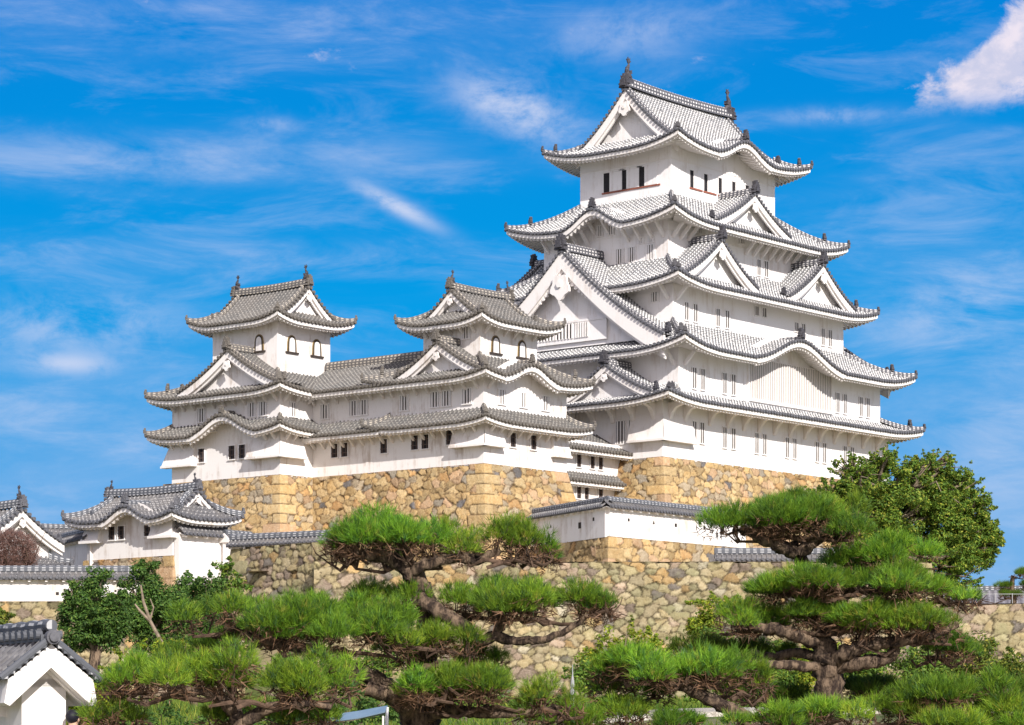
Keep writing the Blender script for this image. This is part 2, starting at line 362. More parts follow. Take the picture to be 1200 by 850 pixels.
def roof_skirt(B, eave, inner, ze, zt, lift=.6, kara=None, o=2.3, sides='SWEN', hips=True, fascia=.27, wl=6.5, trimh=None, oni=.75, zts=None):
    """one tier: four concave slopes of ribbed tiles between an eave rectangle and the wall above; kara: {side:(centre,width,height)}"""
    kara = kara or {}; mb, et, fs, so = B.mb(), B.mb(), B.mb(), B.mb()
    info = {}
    for sd in sides:
        x0, x1, y0 = frame(eave, sd); ix0, ix1, iy0 = frame(inner, sd)
        D, lo, ro, L = iy0 - y0, ix0 - x0, x1 - ix1, x1 - x0
        zt_ = (zts or {}).get(sd, zt); w = min(wl, L * .42); kc = kara.get(sd)
        def lf(x, L=L, w=w):
            return lift * (max(0, 1 - x / w) ** 2.3 + max(0, 1 - (L - x) / w) ** 2.3)
        def K(x, kc=kc, x0=x0):
            if not kc: return 0
            t_ = (x + x0 - kc[0]) / (kc[1] / 2)
            return kc[2] * (.5 * (1 + math.cos(math.pi * t_))) ** .85 - .10 * kc[2] * math.sin(math.pi * min(1, abs(t_))) ** 2 if abs(t_) < 1 else 0
        def zf(x, d, D=D, lf=lf, K=K, zt_=zt_):
            tt = d / D; base = ze + (zt_ - ze) * prof(tt) + lf(x) * (1 - tt) ** 1.4
            k = K(x)
            return max(base, ze + lf(x) + k + .10 * d) if k > .03 else base
        def dm(x, D=D, lo=lo, ro=ro, L=L):
            return max(.001, min(D, x * D / lo if lo > 1e-3 else D, (L - x) * D / ro if ro > 1e-3 else D))
        info[sd] = (x0, x1, y0, D, zf, K, lf, dm)
        fn = SIDE[sd]; nrib = int(round(L / PITCH)); pt = L / nrib; nr = 9
        xs = [(i + f) * pt for i in range(nrib) for f in FR] + [L - .001]; hs = FH * nrib + [0]
        jit = [[random.uniform(.75, 1.2) for _ in range(nrib + 2)] for _ in range(nr + 1)]; jz = [random.uniform(-.014, .014) for _ in range(nrib + 2)]
        P, UV = [], []
        for j in range(nr + 1):
            row, ur = [], []
            for x, h in zip(xs, hs):
                d = dm(x) * j / nr; row.append(fn(x0 + x, y0 + d, zf(x, d) + h * jit[j][int(x / pt)] + jz[int(x / pt)])); ur.append((x / pt, d * 1.12))
            P.append(row); UV.append(ur)
        mb.grid(P, UV)
        # round end tiles, one to a rib, and the dark edge below them
        for i in range(nrib):
            x = (i + .5) * pt; z = zf(x, 0) + random.uniform(-.025, .025)
            vs = []; r = .145; seg = 7
            for yy in (-.10, .10):
                for k in range(seg):
                    an = 2 * math.pi * k / seg; vs.append(fn(x0 + x + r * math.cos(an), y0 + yy, z + .03 + r * math.sin(an)))
            et.add(vs, [tuple(range(seg))[::-1]] + [(k, (k + 1) % seg, (k + 1) % seg + seg, k + seg) for k in range(seg)])
        cs = [L * i / (nrib * 2) for i in range(nrib * 2 + 1)]
        def strip(m, ya, za, yb, zb):
            m.grid([[fn(x0 + min(max(x, ya), L - ya), y0 + ya, zf(x, 0) + za) for x in cs], [fn(x0 + min(max(x, yb), L - yb), y0 + yb, zf(x, 0) + zb) for x in cs]])
        kd = [k * (1.0 if q % 2 else .55) for q, k in enumerate([1.0 if K(x) < .05 else 1.45 for x in cs])]
        strip(et, .05, -.13, .0, .03); strip(et, .14, -.13, .05, -.13)
        kh = [1.0 if K(x) < .05 else 1.45 for x in cs]
        fs.grid([[fn(x0 + min(max(x, .28), L - .28), y0 + .3, zf(x, 0) - .15 - fascia * k) for x, k in zip(cs, kh)], [fn(x0 + min(max(x, .14), L - .14), y0 + .12, zf(x, 0) - .15 - fascia * k) for x, k in zip(cs, kh)],
                 [fn(x0 + min(max(x, .12), L - .12), y0 + .10, zf(x, 0) - .13) for x in cs]])
        fs.grid([[fn(x0 + min(max(x, .5), L - .5), y0 + .5, zf(x, 0) - .2 - fascia * k * 1.5) for x, k in zip(cs, kd)], [fn(x0 + min(max(x, .3), L - .3), y0 + .3, zf(x, 0) - .2 - fascia * k * 1.5) for x, k in zip(cs, kd)],
                 [fn(x0 + min(max(x, .3), L - .3), y0 + .3, zf(x, 0) - .1) for x in cs]])
        # plastered rafters under the eave
        xs2 = [(i + f) * pt for i in range(nrib) for f in (0, .45, .5, .95)] + [L - .002]; hh = [0, 0, -.16, -.16] * nrib + [0]
        P = []
        for j in range(5):
            row = []
            for x, h in zip(xs2, hh):
                dmx = min(o + .25, dm(x) * 1.0); d = .3 + (dmx - .3) * j / 4 if dmx > .3 else dmx
                row.append(fn(x0 + x, y0 + d, ze + lf(x) * (1 - .45 * d / o) + K(x) - fascia - .16 + .27 * d + h))
            P.append(row)
        so.grid(P, flip=True)
    roof = mb.build('tiled_roof', M[B.tile], B.root)
    et.build('eave_end_tiles', M[B.dark], roof); fs.build('eave_fascia', M[B.trim], roof); so.build('eave_soffit', M[B.trim], roof)
    if hips:
        for sd in sides:
            x0, x1, y0, D, zf, K, lf, dm = info[sd]; ix0 = frame(inner, sd)[0]; lo = ix0 - x0
            if lo < .3: continue
            pts = []
            for k in range(13):
                tt = .02 + .98 * k / 12; pts.append(SIDE[sd](x0 + tt * lo, y0 + tt * D, zf(tt * lo, tt * D) + .02))
            hm = B.mb(); hm.sweep(pts, .36, .36); hm.build('hip_ridge', M[B.ridge], roof)
            d = Vector(pts[1]) - Vector(pts[0]); onigawara(B, pts[0], math.atan2(d.y, d.x), oni * .62, roof)
            if lo > 2.2: onigawara(B, pts[4], math.atan2(d.y, d.x), oni * .85, roof, .25)
    return roof, info

ONI = None
def onigawara(B, p, heading, k, parent, up=.1):
    """dark ridge-end tile: flared foot, shoulders, two horns and a bar; heading = direction of the ridge behind it"""
    m = MB()
    ol = [(-.46, 0), (.46, 0), (.40, .22), (.50, .30), (.34, .42), (.36, .62), (.22, .72), (.30, 1.0), (.12, .86), (.07, 1.12), (-.07, 1.12), (-.12, .86), (-.30, 1.0), (-.22, .72), (-.36, .62), (-.34, .42), (-.50, .30), (-.40, .22)]
    m.prism([(x * k, z * k) for x, z in ol], -.20 * k, .16 * k, lambda x, y, z: (x, y, z))
    m.prism([(x * k * .6, z * k * .6 + .12 * k) for x, z in ol[:10] + ol[13:]], -.34 * k, -.18 * k, lambda x, y, z: (x, y, z))
    o = m.build('ridge_end_ornament', M['bronze'] if B.st == 'white' else M[B.dark], parent)
    o.location = (p[0] - B.off[0], p[1] - B.off[1], p[2] - B.off[2] + up); o.rotation_euler = (0, 0, heading - math.pi / 2)
    return o

def gegyo(m, fn, cx, y, z, k):
    n = 28; ol = []
    for i in range(n):
        an = -math.pi / 2 + 2 * math.pi * i / n
        r = .5 * (1 + .13 * math.cos(5 * (an + math.pi / 2))) * (1.1 if math.sin(an) < -.3 else 1)
        ol.append((cx + k * r * math.cos(an), z - .5 * k + k * r * 1.05 * math.sin(an)))
    m.prism(ol, y - .10 * k, y + .06, fn)
    hx = [(cx + .16 * k * math.cos(a_), z - .42 * k + .16 * k * math.sin(a_)) for a_ in [math.pi / 3 * i for i in range(6)]]
    m.prism(hx, y - .18 * k, y - .08 * k, fn)

def gable(B, side, cx, yf, yb, hw, zf_, za, zb=None, board=.7, wall_y=.95, orn=1.0, both=False, yb_wall=None, ridge_h=.5, ridge_w=.42, foot_oni=True, fringe=False, lattice=None, apex_oni=1.0, verge=True, pr=None):
    """triangular gable with concave rake: tiled slopes, verge tiles, barge boards, plastered face, hanging ornament, ridge"""
    fn = SIDE[side]; g = pr or gprof
    part = B.mb(); L = yb - yf; nrib = max(2, int(round(L / PITCH))); pt = L / nrib; ns = 12
    ys = [(i + f) * pt for i in range(nrib) for f in FR] + [L]; hs = FH * nrib + [0]
    S = lambda s_: (hw * (1 - s_), zf_ + (za - zf_) * g(s_))
    for sg in (-1, 1):
        P, UV = [], []; Ls = 0; prev = None
        for j in range(ns + 1):
            x, z = S(j / ns)
            if prev: Ls += math.hypot(x - prev[0], z - prev[1])
            prev = (x, z)
            P.append([fn(cx + sg * x, yf + y, z + h) for y, h in zip(ys, hs)]); UV.append([(y / pt, Ls) for y in ys])
        part.grid(P, UV, flip=(sg > 0))
    roof = part.build('gable_roof', M[B.tile], B.root)
    rk = math.hypot(hw, za - zf_); nv = int(rk / .40)
    fronts = [(yf, 1)] + ([(yb, -1)] if both else [])
    for (y0, dr) in fronts:
        vt, bb = B.mb(), B.mb()
        for sg in (-1, 1):
            for i in range(nv):
                s_ = (i + .5) / nv; x, z = S(s_)
                vs = []; r = .14; seg = 6
                for yy in (-.12 * dr, .25 * dr):
                    for k in range(seg):
                        an = 2 * math.pi * k / seg; vs.append(fn(cx + sg * x + r * math.cos(an), y0 + yy, z + .04 + r * math.sin(an)))
                vt.add(vs, [tuple(range(seg))[::-1]] + [(k, (k + 1) % seg, (k + 1) % seg + seg, k + seg) for k in range(seg)])
            top = [S(j / 16) for j in range(17)]
            # dark edge
            vt.grid([[fn(cx + sg * x, y0 + .02 * dr, z - .12) for x, z in top], [fn(cx + sg * x, y0 - .02 * dr, z + .05) for x, z in top]], flip=sg > 0)
            for (ya, yb_, dz, bh) in ((.06, .26, -.10, board), (.26, .42, -.30, board * 1.05)):
                up = [(cx + sg * x, z + dz) for x, z in top]; dn = [(cx + sg * (x - (0 if j < 16 else 0)), z + dz - bh * (1.12 - .12 * j / 16) * (1 + .25 * (1 - j / 16) * 0)) for j, (x, z) in enumerate(top)]
                poly = up + dn[::-1]
                n = len(up)
                for (p, q) in ((0, 1),):
                    A = [[fn(x, y0 + ya * dr, z) for x, z in dn], [fn(x, y0 + ya * dr, z) for x, z in up]]
                    C = [[fn(x, y0 + yb_ * dr, z) for x, z in dn], [fn(x, y0 + yb_ * dr, z) for x, z in up]]
                    bb.grid(A, flip=(sg < 0) != (dr < 0)); bb.grid([C[0], A[0]]); bb.grid([A[1], C[1]])
                    bb.add([A[0][0], A[1][0], C[1][0], C[0][0]], [(0, 1, 2, 3)])
        vt.build('verge_tiles', M[B.dark], roof); bb.build('barge_board', M[B.trim], roof)
    zb = zf_ - .4 if zb is None else zb
    for (y0, dr) in fronts:
        w = B.mb(); ol = []
        js = [j / 14 for j in range(15)]
        rt = [(cx + S(j)[0], S(j)[1] - .2) for j in js]; lt = [(cx - S(j)[0], S(j)[1] - .2) for j in js][::-1]
        # face split in columns so that the concave outline triangulates well
        for A in (rt, lt[::-1]):
            w.grid([[fn(x, y0 + wall_y * dr, min(zb, z)) for x, z in A], [fn(x, y0 + wall_y * dr, z) for x, z in A]])
        w.build('gable_wall', M[B.pl], roof)
        if orn:
            gm = B.mb(); gegyo(gm, fn, cx, y0 + .0 * dr, za - board * 1.35 - .15, orn)
            if fringe:
                for sg in (-1, 1):
                    for q in range(6):
                        s_ = .93 - q * .032; x, z = S(s_); rr = (.26 - .03 * q) * orn * .55
                        ol = [(cx + sg * x + rr * math.cos(2 * math.pi * i / 10), z - board * 1.28 + rr * .8 * math.sin(2 * math.pi * i / 10)) for i in range(10)]
                        gm.prism(ol, y0 + .22, y0 + .40, fn)
            gm.build('gable_pendant', M[B.trim], roof)
        if verge:
            for sg in (-1, 1):
                pts = [fn(cx + sg * S(j / 12)[0], y0 + .62 * dr, S(j / 12)[1] + .06) for j in range(0, 13)]
                vm = B.mb(); vm.sweep(pts, .30, .30); vm.build('verge_ridge', M[B.ridge], roof)
                if foot_oni:
                    d = Vector(pts[1]) - Vector(pts[0]); onigawara(B, pts[0], math.atan2(d.y, d.x), .62 * apex_oni, roof, .15)
    ry0, ry1 = yf + .05, (yb - .05 if both else yb); n = 9
    sag = .012 * (ry1 - ry0) if both else 0
    path = [fn(cx, ry0 + (ry1 - ry0) * i / n, za + .05 + sag * ((2 * i / n - 1) ** 2)) for i in range(n + 1)]
    rm = B.mb(); rm.sweep(path, ridge_w, ridge_h); rm.build('main_ridge', M[B.ridge], roof)
    for (y0, dr) in fronts:
        d = Vector(fn(0, dr, 0)); onigawara(B, fn(cx, y0 + .0, za + .05), math.atan2(d.y, d.x), 1.0 * apex_oni, roof, 0)
    return roof

def shachi(B, side, cx, y, z, k, into):
    """fish ornament, head on the ridge, tail curled up; into = +1/-1 towards the middle of the ridge (side coordinates)"""
    fn = SIDE[side]; m = B.mb()
    pth = [(.42, .10), (.26, .22), (.02, .34), (-.16, .58), (-.18, .86), (-.06, 1.14), (.06, 1.38), (.04, 1.58)]
    rad = [.10, .24, .30, .27, .22, .16, .11, .07]
    m.tube([fn(cx, y + into * u_ * k, z + v_ * k) for u_, v_ in pth], [r * k for r in rad], 8)
    def fin(pts, th=.05):
        m.prism([(u_, v_) for u_, v_ in pts], -th * k, th * k, lambda u_, t_, v_: fn(cx + t_, y + into * u_ * k, z + v_ * k))
    fin([(.02, 1.45), (.12, 1.5), (.36, 1.72), (.20, 1.72), (.24, 2.0), (.06, 1.82), (-.08, 2.06), (-.08, 1.78), (-.28, 1.86), (-.10, 1.52)])
    fin([(-.40, .5), (-.30, .3), (-.1, .5), (-.2, .95), (-.40, 1.1), (-.33, .85), (-.46, .8), (-.36, .62)])
    fin([(.10, .5), (.34, .62), (.24, .72), (.30, .9), (.02, .84), (-.05, .6)], .22)
    m.box(-.28 * k, .28 * k, -.3 * k, .4 * k, -.25 * k, .12 * k, fn=lambda a, b, c: fn(cx + a, y + into * b, z + c))
    return m.build('fish_ornament', M['bronze'], B.root)

def walls(B, rect, z0, z1, kara=None, sides='SWEN', name='storey_wall', mat=None):
    """plastered storey; under a swelling eave the wall rises with it"""
    m = B.mb(); kara = kara or {}
    for sd in sides:
        x0, x1, y0 = frame(rect, sd); fn = SIDE[sd]; kc = kara.get(sd)
        n = 40 if kc else 8
        xs = [x0 + (x1 - x0) * i / n for i in range(n + 1)]
        def top(x):
            if not kc: return z1
            t_ = (x - kc[0]) / (kc[1] / 2)
            return z1 + (kc[2] * (.5 * (1 + math.cos(math.pi * t_))) ** .85 if abs(t_) < 1 else 0)
        m.grid([[fn(x, y0, z0) for x in xs], [fn(x, y0, top(x)) for x in xs]])
    return m.build(name, M[mat or B.pl], B.root)

def window_unit(w, h, style):
    """opening with frame; bars are its own child"""
    fr = MB(); br = MB(); I = lambda x, y, z: (x, y, z); e = .06
    if style == 'slit':
        fr.box(-w * .2, w * .2, -.012, .02, -h / 2, h / 2, mi=1)
        fr.box(w * .23, w * 1.1, -.06, 0, -h / 2, h / 2, mi=0)
        fr.box(-w * .3, w * 1.3, -.09, 0, -h / 2 - .16, -h / 2 - .03, mi=2)
        fr.box(-w * .3, w * 1.3, -.05, 0, h / 2 + .01, h / 2 + .12, mi=0)
        return fr.build('window', [M['plaster'], M['opening'], M['wood_red']])
    if style == 'arch':
        def arch(s_, n=10):
            pts = [(-s_ * w * .50, -h / 2), (s_ * w * .50, -h / 2), (s_ * w * .46, h * .05)]
            pts += [(s_ * w * .44 * math.cos(math.pi * i / n), h * .10 + s_ * h * .36 * math.sin(math.pi * i / n)) for i in range(0, n + 1)]
            return pts + [(-s_ * w * .46, h * .05)]
        fr.prism(arch(1.0), -.06, .0, I, 0); fr.prism(arch(.84), -.075, -.05, I, 1); fr.prism(arch(.60), -.095, -.07, I, 2)
        fr.box(-w * .66, w * .66, -.16, 0, -h / 2 - .12, -h / 2 + .02, mi=1)
        return fr.build('arched_window', [M['gilt'], M['wood_dark'], M['plaster']])
    op = 'opening' if style == 'open' else 'opening_soft'
    fr.box(-w / 2, w / 2, -.02, .02, -h / 2, h / 2, mi=1)
    for sx in (-1, 1): fr.box(sx * w / 2 - (e if sx > 0 else .0) , sx * w / 2 + (e if sx < 0 else 0) + sx * .0, -.09, 0, -h / 2, h / 2, mi=0)
    fr.box(-w / 2 - .02, w / 2 + .02, -.10, 0, h / 2, h / 2 + .08, mi=0); fr.box(-w / 2 - .04, w / 2 + .04, -.12, 0, -h / 2 - .09, -h / 2, mi=0)
    o = fr.build('window', [M['plaster'], M[op]])
    nb = (1 if w < .7 else 3) if style == 'bars' else 2
    bw = (.05 if w < .7 else .07) if style == 'bars' else .028
    for i in range(nb):
        x = -w / 2 + e + (w - 2 * e) * (i + .5 + (0 if style == 'bars' else 0)) / nb
        br.box(x - bw, x + bw, -.075, -.03, -h / 2 + .01, h / 2 - .01)
    if style == 'open':
        for q in (-.2, .2): br.box(-w / 2 + e, w / 2 - e, -.07, -.035, q * h - .03, q * h + .03)
    br.build('window_bars', M['plaster'] if style == 'bars' else M['bars_dark'], o)
    return o
UNITS = {}
def windows(B, L):
    for side, c, w, h, st, pts in L:
        key = (w, h, st, B.st)
        for x, z in pts:
            if key not in UNITS:
                o = window_unit(w, h, st); o.parent = B.root; UNITS[key] = o
                a, b, zz = SIDE[side](x, c, z); o.location = (a - B.off[0], b - B.off[1], zz - B.off[2]); o.rotation_euler = (0, 0, SROT[side])
            else: B.put(UNITS[key], side, x, c, z)
BRK = {}
def brackets(B, side, y, x0, x1, step, z, k=1.0, heavy=False, dz=0):
    """plastered struts from the wall up to the eave"""
    key = (k, heavy, B.st)
    n = max(1, int(round((x1 - x0) / step))) if x1 > x0 else 0
    for i in range(n + 1):
        x = x0 + (x1 - x0) * i / max(n, 1)
        if key not in BRK:
            m = MB(); t_ = (.16 if heavy else .09) * k; I = lambda x_, y_, z_: (x_, y_, z_)
            f2 = lambda u_, v_, w_: (v_, u_, w_)
            if heavy:
                ol = [(0, -1.25 * k), (-.14 * k, -1.2 * k), (-.30 * k, -.75 * k), (-.62 * k, -.38 * k), (-1.15 * k, -.22 * k), (-1.5 * k, -.2 * k), (-1.5 * k, 0), (0, 0)]
            else:
                ol = [(0, -1.15 * k), (-.16 * k, -1.12 * k), (-1.25 * k, -.06 * k), (-1.25 * k, .08 * k), (-1.02 * k, .08 * k), (0, -.92 * k)]
            m.prism(ol, -t_, t_, f2); o = m.build('eave_bracket', M[B.trim], B.root); BRK[key] = o
            a, b, zz = SIDE[side](x, y, z); o.location = (a - B.off[0], b - B.off[1], zz - B.off[2]); o.rotation_euler = (0, 0, SROT[side])
        else: B.put(BRK[key], side, x, y, z)
def drop_box(B, side, y, x0, x1, zt, zb, out, wrap0=0, wrap1=0):
    """flared stone-dropping bay: wide at the foot, flush at the top; wrapK = how far the foot runs past a corner"""
    m = B.mb(); fn = SIDE[side]; e = .02
    t0, t1 = [(x0, y - e, zt), (x1, y - e, zt)], None
    f0, f1 = x0 - wrap0, x1 + wrap1
    pts = [fn(x0, y - e, zt), fn(x1, y - e, zt), fn(f1, y - out, zb), fn(f0, y - out, zb), fn(x0, y + .05, zb), fn(x1, y + .05, zb)]
    m.add(pts, [(3, 2, 1, 0), (3, 0, 4), (1, 2, 5), (4, 5, 2, 3)])
    o = m.build('stone_drop_bay', M[B.trim], B.root)
    l = B.mb(); l.box(f0 - .06, f1 + .06, y - out - .07, y - .02, zb - .16, zb + .02, fn=fn); l.build('bay_ledge', M[B.trim], o)
    return o
# ================================================================== MAIN KEEP
def grow(r, o): return (r[0] - o, r[1] - o, r[2] + o, r[3] + o)
F1, F2, F3, F4, F6 = (0, 0, 35.2, 22), (2.25, .02, 33.8, 21.98), (4.14, 2, 30.6, 20), (6.1, 4, 28.2, 17.8), (9.3, 6, 25.25, 16.2)
k = Bld('castle_keep', 'tall white main keep with five tiers of curved roofs, highest building in the picture', 'castle keep', 0, 0, 22.0, 'white')
walls(k, F1, 21.9, 26.95); walls(k, F2, 26.9, 31.75, {'S': (17.3, 15, 2.1)}); walls(k, F3, 32.6, 37.6); walls(k, F4, 38.4, 43.45, {'W': (-10.5, 7.2, 1.5)}); walls(k, F6, 44.4, 50.7, {'S': (17.3, 9, 1.5)})
roof_skirt(k, (-2.4, -2.4, 37.8, 24.4), F2, 26.6, 27.75, .62, None, 2.4, zts={'S': 27.65, 'N': 27.65, 'W': 28.3, 'E': 27.9})
roof_skirt(k, (-.1, -2.4, 36.4, 24.4), F3, 31.15, 33.95, .95, {'S': (17.3, 15, 2.15)}, 2.35)
roof_skirt(k, (1.8, -.3, 33.2, 22.3), F4, 37.05, 39.85, .8, None, 2.3)
roof_skirt(k, (3.6, 1.4, 30.8, 20.3), F6, 42.9, 46.1, 1.0, {'W': (-10.5, 7.2, 1.55)}, 2.5)
roof_skirt(k, (6.9, 3.5, 27.7, 18.7), (9.6, 6.0, 25.0, 16.2), 50.1, 51.55, .95, {'S': (17.3, 9, 1.5)}, 2.4)
# upper part of the top roof
gable(k, 'W', -11.1, 9.2, 25.5, 5.7, 50.95, 56.1, zb=51.2, board=.8, wall_y=1.0, orn=1.1, both=True, ridge_h=.85, ridge_w=.55, apex_oni=1.1)
shachi(k, 'W', -11.1, 9.75, 56.9, 1.0, 1); shachi(k, 'W', -11.1, 24.95, 56.9, 1.0, -1)
# fourth roof, gable over the sunny side; third roof, pair of gables
gable(k, 'S', 16.5, 2.1, 6.1, 5.7, 43.6, 46.7, board=.55, orn=.7)
gable(k, 'N', -17.0, -19.9 + .4, -16.1, 5.7, 43.6, 46.7, board=.55, orn=.7)
for cx in (9.3, 25.1): gable(k, 'S', cx, .55, 4.1, 5.5, 37.85, 41.45, board=.6, orn=.75)
for cx in (-9.3, -25.1): gable(k, 'N', cx, -21.6, -17.7, 5.5, 37.85, 41.45, board=.6, orn=.75)
# great gables of the second roof
gable(k, 'W', -11.2, .35, 6.2, 11.0, 32.25, 40.5, zb=32.2, board=1.5, wall_y=1.1, orn=1.9, fringe=True, ridge_h=.7, ridge_w=.5, apex_oni=1.25)
gable(k, 'E', 11.2, -35.9, -28.1, 11.0, 32.25, 40.5, zb=32.2, board=1.5, wall_y=1.1, orn=1.9, fringe=True, ridge_h=.7, ridge_w=.5)
gable(k, 'W', -5.2, -1.3, 2.4, 5.0, 27.35, 30.0, zb=27.0, board=.5, wall_y=.8, orn=.6)
# ridge stubs above the swelling eaves
def kara_ridge(B, side, cx, y0, y1, z, oni=.8):
    m = B.mb(); fn = SIDE[side]; m.sweep([fn(cx, y0 + (y1 - y0) * i / 4, z + .02 * i) for i in range(5)], .32, .36)
    o = m.build('crest_ridge', M[B.ridge], B.root); d = Vector(fn(0, 1, 0)); onigawara(B, fn(cx, y0, z), math.atan2(d.y, d.x), oni, o, .1); return o
kara_ridge(k, 'S', 17.3, -2.2, 2.0, 33.4, .9); kara_ridge(k, 'W', -10.5, 3.8, 7.0, 44.5, .8); kara_ridge(k, 'S', 17.3, 3.7, 6.5, 51.75, .8)
# lattice bay under the swelling eave
m = k.mb(); m.box(12.2, 25.4, -.18, .05, 27.6, 31.6); lat = m.build('lattice_window', M['plaster'], k.root)
m = k.mb()
for i in range(46):
    x = 12.45 + i * .282; m.box(x, x + .12, -.235, -.175, 28.0, 31.55 + (1.5 if 13.5 < x < 21 else 0) * .0)
m.box(12.2, 25.4, -.34, -.16, 27.75, 28.0); m.build('window_bars', M['plaster_trim'], lat)
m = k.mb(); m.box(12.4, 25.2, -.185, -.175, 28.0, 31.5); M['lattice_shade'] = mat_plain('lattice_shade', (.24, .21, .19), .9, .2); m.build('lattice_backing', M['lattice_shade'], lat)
# timber band lines and the latticed row at the foot of the great gable
for (rc, z) in ((F6, 49.15), (F4, 42.2), (F3, 37.0)):
    m = k.mb()
    for sd in 'SWEN':
        x0, x1, y0 = frame(rc, sd); m.box(x0 - .04, x1 + .04, y0 - .045, y0 + .02, z, z + .12, fn=SIDE[sd])
    m.build('wall_band', M['plaster_trim'], k.root)
m = k.mb(); m.box(-14.6, -6.9, 1.15, 1.4, 34.3, 34.5, fn=SIDE['W']); m.box(-14.6, -6.9, 1.22, 1.4, 32.6, 34.3, fn=SIDE['W']); gl = m.build('gable_lattice', M['plaster'], k.root)
m = k.mb()
for (q0, q1) in ((-14.4, -12.7), (-12.4, -10.6), (-10.2, -8.9)): m.box(q0, q1, 1.20, 1.23, 33.0, 34.2, fn=SIDE['W'])
m.build('opening', M['opening_soft'], gl); m = k.mb()
for (q0, q1) in ((-14.4, -12.7), (-12.4, -10.6), (-10.2, -8.9)):
    for i in range(6): x = q0 + (q1 - q0) * i / 5; m.box(x - .07, x + .07, 1.12, 1.21, 32.95, 34.25, fn=SIDE['W'])
m.build('window_bars', M['plaster'], gl)
WK = [('S', 6, 1.2, 1.5, 'slit', [(12.3, 47.85), (14.4, 47.85), (16.6, 47.85), (18.7, 47.85), (20.8, 47.85)]),
 ('W', 9.3, 1.6, 1.7, 'slit', [(-13.2, 48.0), (-11.3, 48.0), (-9.3, 48.0)]),
 ('W', 6.1, .9, 1.3, 'bars', [(-9.2, 40.5), (-7.9, 40.5), (-5.8, 40.5)]), ('W', 6.1, .8, .9, 'bars', [(-11.4, 43.0), (-10.2, 43.0)]),
 ('W', 6.1, .7, .45, 'bars', [(-6.9, 41.6), (-5.8, 41.6)]), ('S', 4, .64, 1.4, 'bars', [(19.7, 40.8), (20.9, 40.8), (26.6, 40.8)]), ('S', 4, .9, .8, 'bars', [(10.5, 43.0), (17.1, 43.0)]),
 ('S', 2, .64, 1.5, 'bars', [(6.0, 35.0), (7.3, 35.0), (10.6, 35.0), (12.0, 35.0), (27.1, 35.2), (28.3, 35.2)]), ('S', 2, .64, .8, 'bars', [(16.5, 36.3), (17.7, 36.3), (22.8, 35.6), (23.9, 35.6)]),
 ('W', 4.14, .9, .8, 'bars', [(-3.9, 36.2)]),
 ('S', 0, .64, 1.75, 'bars', [(4.4, 28.95), (5.6, 28.95), (8.8, 28.95), (10.1, 28.95), (26.5, 28.95), (27.7, 28.95), (30.4, 28.95), (31.6, 28.95)]),
 ('S', 0, .64, 1.75, 'bars', [(4.4, 24.4), (5.5, 24.4), (8.8, 24.3), (10.1, 24.3), (13.6, 24.2), (14.8, 24.2), (18.3, 24.2), (19.5, 24.2), (23.1, 24.2), (24.3, 24.2), (27.7, 24.2), (28.9, 24.2)]),
 ('W', 0, 1.1, 1.9, 'bars', [(-4.4, 24.3), (-3.0, 24.3)])]
windows(k, WK)
for x in (.9, 3.0, 6.6, 9.2, 11.6, 13.9, 16.3, 18.7, 21.1, 23.5, 25.9, 28.3, 30.7, 33.1): brackets(k, 'S', -.02, x, x, 1, 26.55, 1.15, True)
brackets(k, 'W', -.02, -9.5, -.9, 2.1, 26.55, 1.15, True)
brackets(k, 'W', 6.1, -17.2, -12.6, 1.15, 42.95, 1.15); brackets(k, 'W', 6.1, -8.2, -4.4, 1.25, 42.95, 1.15); brackets(k, 'W', 6.1, -12.0, -9.0, 1.5, 44.05, 1.15); brackets(k, 'S', 4.0, 6.7, 9.0, 1.2, 42.95, 1.15)
brackets(k, 'S', 4.0, 17.6, 27.5, 1.3, 42.95, 1.15)
for sd, y, x, z in (('S', 2, 4.6, 37.1), ('W', 4.14, -2.5, 37.1), ('S', 0, 3.0, 31.2), ('W', 2.25, -.5, 31.2)): brackets(k, sd, y, x, x, 1, z, 1.15)
drop_box(k, 'S', 0, 0, 4.0, 25.6, 23.45, .55, .5, 0); drop_box(k, 'W', 0, -3.3, 0, 25.6, 23.45, .55, 0, .5)

# ================================================================== WEST SMALL KEEP AND THE CORRIDOR
w = Bld('small_keep', 'smaller three-storey keep left of the main keep, with gilt arched windows and west-facing gable', 'castle keep', -22.8, 0, 19.7, 'grey', 'three-storey small keeps')
W1, WT = (-22.8, 0, -12.7, 9.8), (-20.95, 2, -14.0, 7.9)
walls(w, W1, 19.6, 23.45); walls(w, grow(W1, -.02), 23.4, 26.85, {'S': (-18.7, 7.4, 1.2)}); walls(w, WT, 27.0, 31.35)
roof_skirt(w, grow(W1, 1.6), grow(W1, -.02), 22.8, 23.95, .42, None, 1.6, sides='SWE', fascia=.22, wl=4, oni=.7)
roof_skirt(w, grow(W1, 1.6), WT, 26.3, 28.3, .5, {'S': (-18.7, 7.4, 1.2)}, 1.6, fascia=.25, wl=4.5, oni=.7)
roof_skirt(w, grow(WT, 1.6), (-20.6, 2.3, -14.3, 7.6), 30.9, 32.0, .6, None, 1.6, fascia=.24, wl=3.5, oni=.65)
gable(w, 'W', -5.0, -21.1, -13.7, 3.1, 31.45, 33.75, zb=31.5, board=.42, wall_y=.6, orn=.5, both=True, ridge_h=.5, ridge_w=.4, apex_oni=.8)
shachi(w, 'W', -5.0, -20.75, 34.25, .52, 1); shachi(w, 'W', -5.0, -14.1, 34.25, .52, -1)
gable(w, 'W', -4.2, -23.6, -20.9, 4.5, 26.85, 29.3, zb=26.7, board=.5, wall_y=.7, orn=.6, apex_oni=.85)
kara_ridge(w, 'S', -18.7, -1.4, 1.8, 27.6, .6)
